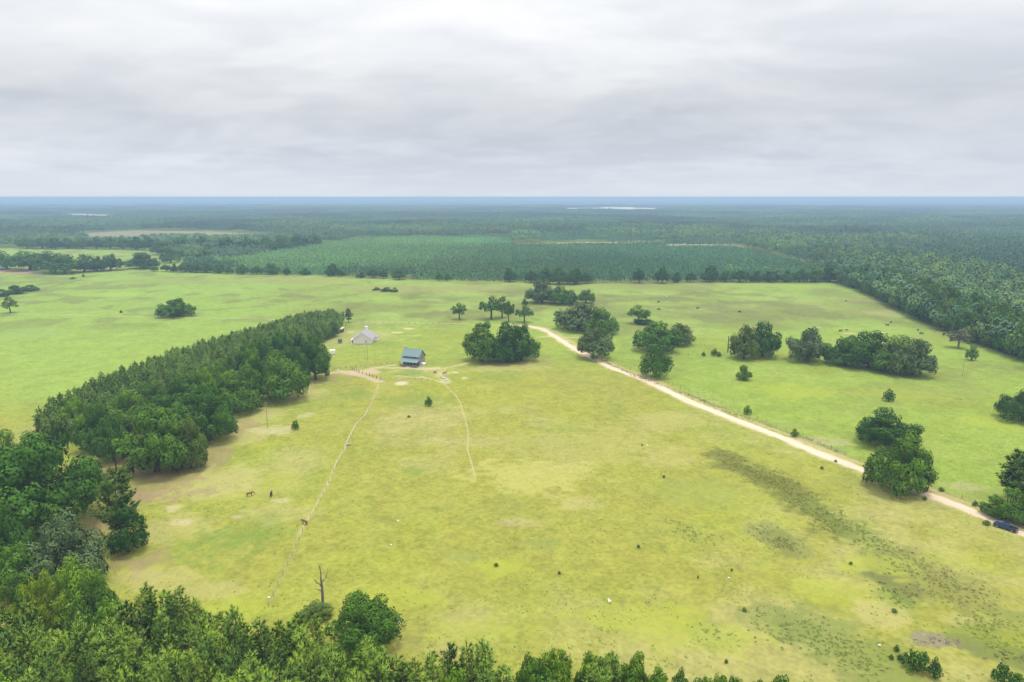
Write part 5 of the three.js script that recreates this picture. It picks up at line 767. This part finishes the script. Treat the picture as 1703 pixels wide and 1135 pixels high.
{ // the egret
  const [x, z] = at(1014, 1004), o = thing('egret', 'white egret with raised wings over the near pasture', 'bird', [x, 0.55, z], 0.7), m = paint(0.82, 0.81, 0.78, 0.8);
  part('body', skin([[[-0.3, 0, 0], 0.05, [0.1, 0.04, 0], 0.11], [[0.1, 0.04, 0], 0.09, [0.3, 0.16, 0], 0.04], [[0.3, 0.16, 0], 0.04, [0.42, 0.14, 0], 0.035], [[-0.3, 0, 0], 0.04, [-0.48, -0.02, 0], 0.06]], [-0.55, -0.15, -0.2], [0.5, 0.25, 0.2], 30, 0.03), m, o);
  for (const s of [-1, 1]) { const w = new THREE.ExtrudeGeometry(G3([[0.14, 0], [0.2, 0.3], [0.1, 0.62], [-0.12, 0.66], [-0.2, 0.35], [-0.22, 0]]), { depth: 0.02, bevelEnabled: true, bevelThickness: 0.008, bevelSize: 0.01, bevelSegments: 1 }); w.rotateX(s * 0.85); part('wing', w.translate(0, 0.06, s * 0.06), m, o); }
  part('beak', rod([0.42, 0.14, 0], [0.56, 0.12, 0], 0.018, 0.004, 6), paint(0.6, 0.4, 0.05), o);
  part('legs', merge([rod([-0.2, -0.05, 0.04], [-0.6, -0.1, 0.04], 0.012, 0.01, 5), rod([-0.2, -0.05, -0.04], [-0.6, -0.1, -0.04], 0.012, 0.01, 5)]), paint(0.08, 0.08, 0.06), o);
}
// ------------------------------------------------------------------ stones, tubs
function boulder(seed, r) { const g = new THREE.IcosahedronGeometry(r, 3), p = g.attributes.position; for (let i = 0; i < p.count; i++) { const x = p.getX(i), y = p.getY(i), z = p.getZ(i), k = 1 + 0.25 * vnoise(x / r * 1.7 + seed, z / r * 1.7 + y / r) + 0.08 * vnoise(x / r * 5, y / r * 5 + z / r * 3 + seed); p.setXYZ(i, x * k, y * k * 0.65, z * k); } g.computeVertexNormals(); return g; }
const rock = (label, px, py, r, mat = STONE, group) => { const [x, z] = at(px, py), o = new THREE.Mesh(boulder(px, r), mat); o.name = numbered('rock'); o.position.set(x, r * 0.25, z); o.castShadow = o.receiveShadow = true; scene.add(o); tag(o, label, 'rock', group); };
const PALE = paint(0.62, 0.57, 0.5, 0.95);
rock('pale rock at the right side of the big bushy oak', 662, 1034, 0.75, PALE); rock('smaller tan rock touching the pale rock by the bushy oak', 657, 1037, 0.4, paint(0.5, 0.38, 0.27));
rock('white stone between the two horses near the cabin', 732, 624.5, 0.55, PALE); rock('large grey rock of the heap below the right cabin horse', 738, 630, 0.95, STONE); rock('grey rock at the low end of the heap below the cabin horse', 743, 633, 0.8, STONE); rock('grey rock at the high end of the heap below the cabin horse', 735, 628, 0.6, STONE);
rock('tiny white stone below a dark shrub in the lower right pasture', 1212, 962, 0.3, PALE); rock('tiny pale stone near the middle of the near pasture', 662, 867, 0.3, PALE); rock('tiny white stone beyond the middle of the right paddock', 1076, 741.5, 0.4, PALE); rock('tiny pale stone on the bare patch near the paddock fence', 447, 995, 0.35, PALE); rock('tiny pale stone by the low end of the left path', 650, 907, 0.3, PALE); rock('tiny white stone near the bottom right thicket', 1463, 1074, 0.3, PALE);
{ const [x, z] = at(579.5, 741), o = thing('water_tub', 'small pale blue tub beside the left trodden path', 'tub', [x, 0, z], 0.4); part('shell', new THREE.LatheGeometry([[0, 0.02], [0.62, 0.02], [0.7, 0.6], [0.74, 0.62], [0.66, 0.6], [0.6, 0.1], [0, 0.1]].map((p) => new THREE.Vector2(...p)), 20), paint(0.45, 0.55, 0.6, 0.5), o); part('water', new THREE.CylinderGeometry(0.63, 0.63, 0.02, 18).translate(0, 0.48, 0), paint(0.12, 0.16, 0.18, 0.05), o); }
{ const [x, z] = at(561.8, 617.5), o = thing('white_barrel', 'small white barrel by the yard fence at the grove end', 'barrel', [x, 0, z]); part('barrel', new THREE.LatheGeometry([[0, 0], [0.3, 0], [0.36, 0.45], [0.3, 0.95], [0, 0.95]].map((p) => new THREE.Vector2(...p)), 16), WHITE, o); part('band', new THREE.TorusGeometry(0.355, 0.02, 6, 16).rotateX(Math.PI / 2).translate(0, 0.45, 0), STONE, o); }
// ------------------------------------------------------------------ rank weeds and grass tussocks
{
  const R = rand32(919), tuft = (seed, n, s, high) => { const r = rand32(seed), m = new Maker(); for (let i = 0; i < n; i++) { const a = r() * 6.28, q = s * Math.sqrt(r()), dx = Math.cos(a), dz = Math.sin(a); let nx = dx * 0.6 + (r() - 0.5), ny = 0.7, nz = dz * 0.6 + (r() - 0.5); const l = 1 / Math.hypot(nx, ny, nz); const v = 0.7 + 0.6 * r(); leafQuad(m, dx * q, high * (0.25 + 0.75 * r()) * (1.1 - q / s * 0.7), dz * q, nx * l, ny * l, nz * l, s * 0.55, r, [v, v, v * 0.9], nx * l * 0.5, 0.8, nz * l * 0.5); } return m.geometry(); };
  const kinds = [tuft(1, 16, 0.75, 0.75), tuft(2, 18, 0.6, 0.95), tuft(3, 12, 0.9, 0.5)], lists = kinds.map(() => []);
  const add = (x, z, s, h, c) => { const k = Math.floor(R() * 3); lists[k].push([x, z, s, h, c]); };
  for (const [p, w, q] of WEEDS) for (let i = 0; i + 1 < p.length; i++) {
    const L = Math.hypot(p[i + 1][0] - p[i][0], p[i + 1][1] - p[i][1]), n = Math.round(L * w * 2.8);
    for (let k = 0; k < n; k++) { const t = R(), x = lerp(p[i][0], p[i + 1][0], t) + (R() + R() + R() - 1.5) * w * 1.4, z = lerp(p[i][1], p[i + 1][1], t) + (R() + R() + R() - 1.5) * w * 1.4, v = 0.95 + 0.5 * R(); if (fbm(x / 5, z / 5, 2) + 0.25 * R() < -0.12) continue; add(x, z, 0.3 + 0.4 * R(), 0.22 + 0.35 * R(), [q[0] * v, q[1] * v, q[2] * v]); }
  }
  const pools = [[0.17, 0.25, 0.03], [0.22, 0.27, 0.04], [0.26, 0.27, 0.05], [0.14, 0.20, 0.03], [0.30, 0.27, 0.11]];
  for (let i = 0; i < 36000; i++) {
    const Z = 118 + 300 * Math.pow(R(), 1.25), x = (R() * 2 - 1) * Z * 0.8, z = -Z, e = R(), c = pools[Math.floor(R() * 5)];
    if (fbm(x / 7 + 50, z / 7, 3) + 0.5 * fbm(x / 30, z / 30 + 9, 2) + 0.30 * (e - 0.5) < 0.06) continue;
    if (distTo(x, z, ROAD) < 2.6 || distTo(x, z, TRACK_LEFT) < 0.8 || distTo(x, z, TRACK_RIGHT) < 0.8) continue;
    const s = 0.2 + 0.3 * R() * R(); add(x, z, s, s * (0.5 + 0.5 * R()), c);
  }
  kinds.forEach((g, k) => { const im = new THREE.InstancedMesh(g, leafMat(1, 1, 1, { roughness: 0.95 }), lists[k].length), M = new THREE.Matrix4(), Q = new THREE.Quaternion(), up = new THREE.Vector3(0, 1, 0); im.name = numbered('rank_weeds'); im.userData.kind = 'stuff'; im.castShadow = im.receiveShadow = true; lists[k].forEach(([x, z, s, h, c], i) => { im.setMatrixAt(i, M.compose(new THREE.Vector3(x, 0, z), Q.setFromAxisAngle(up, R() * 6.28), new THREE.Vector3(s, h, s))); im.setColorAt(i, new THREE.Color(...c)); }); scene.add(im); });
}
renderer.render(scene, camera);
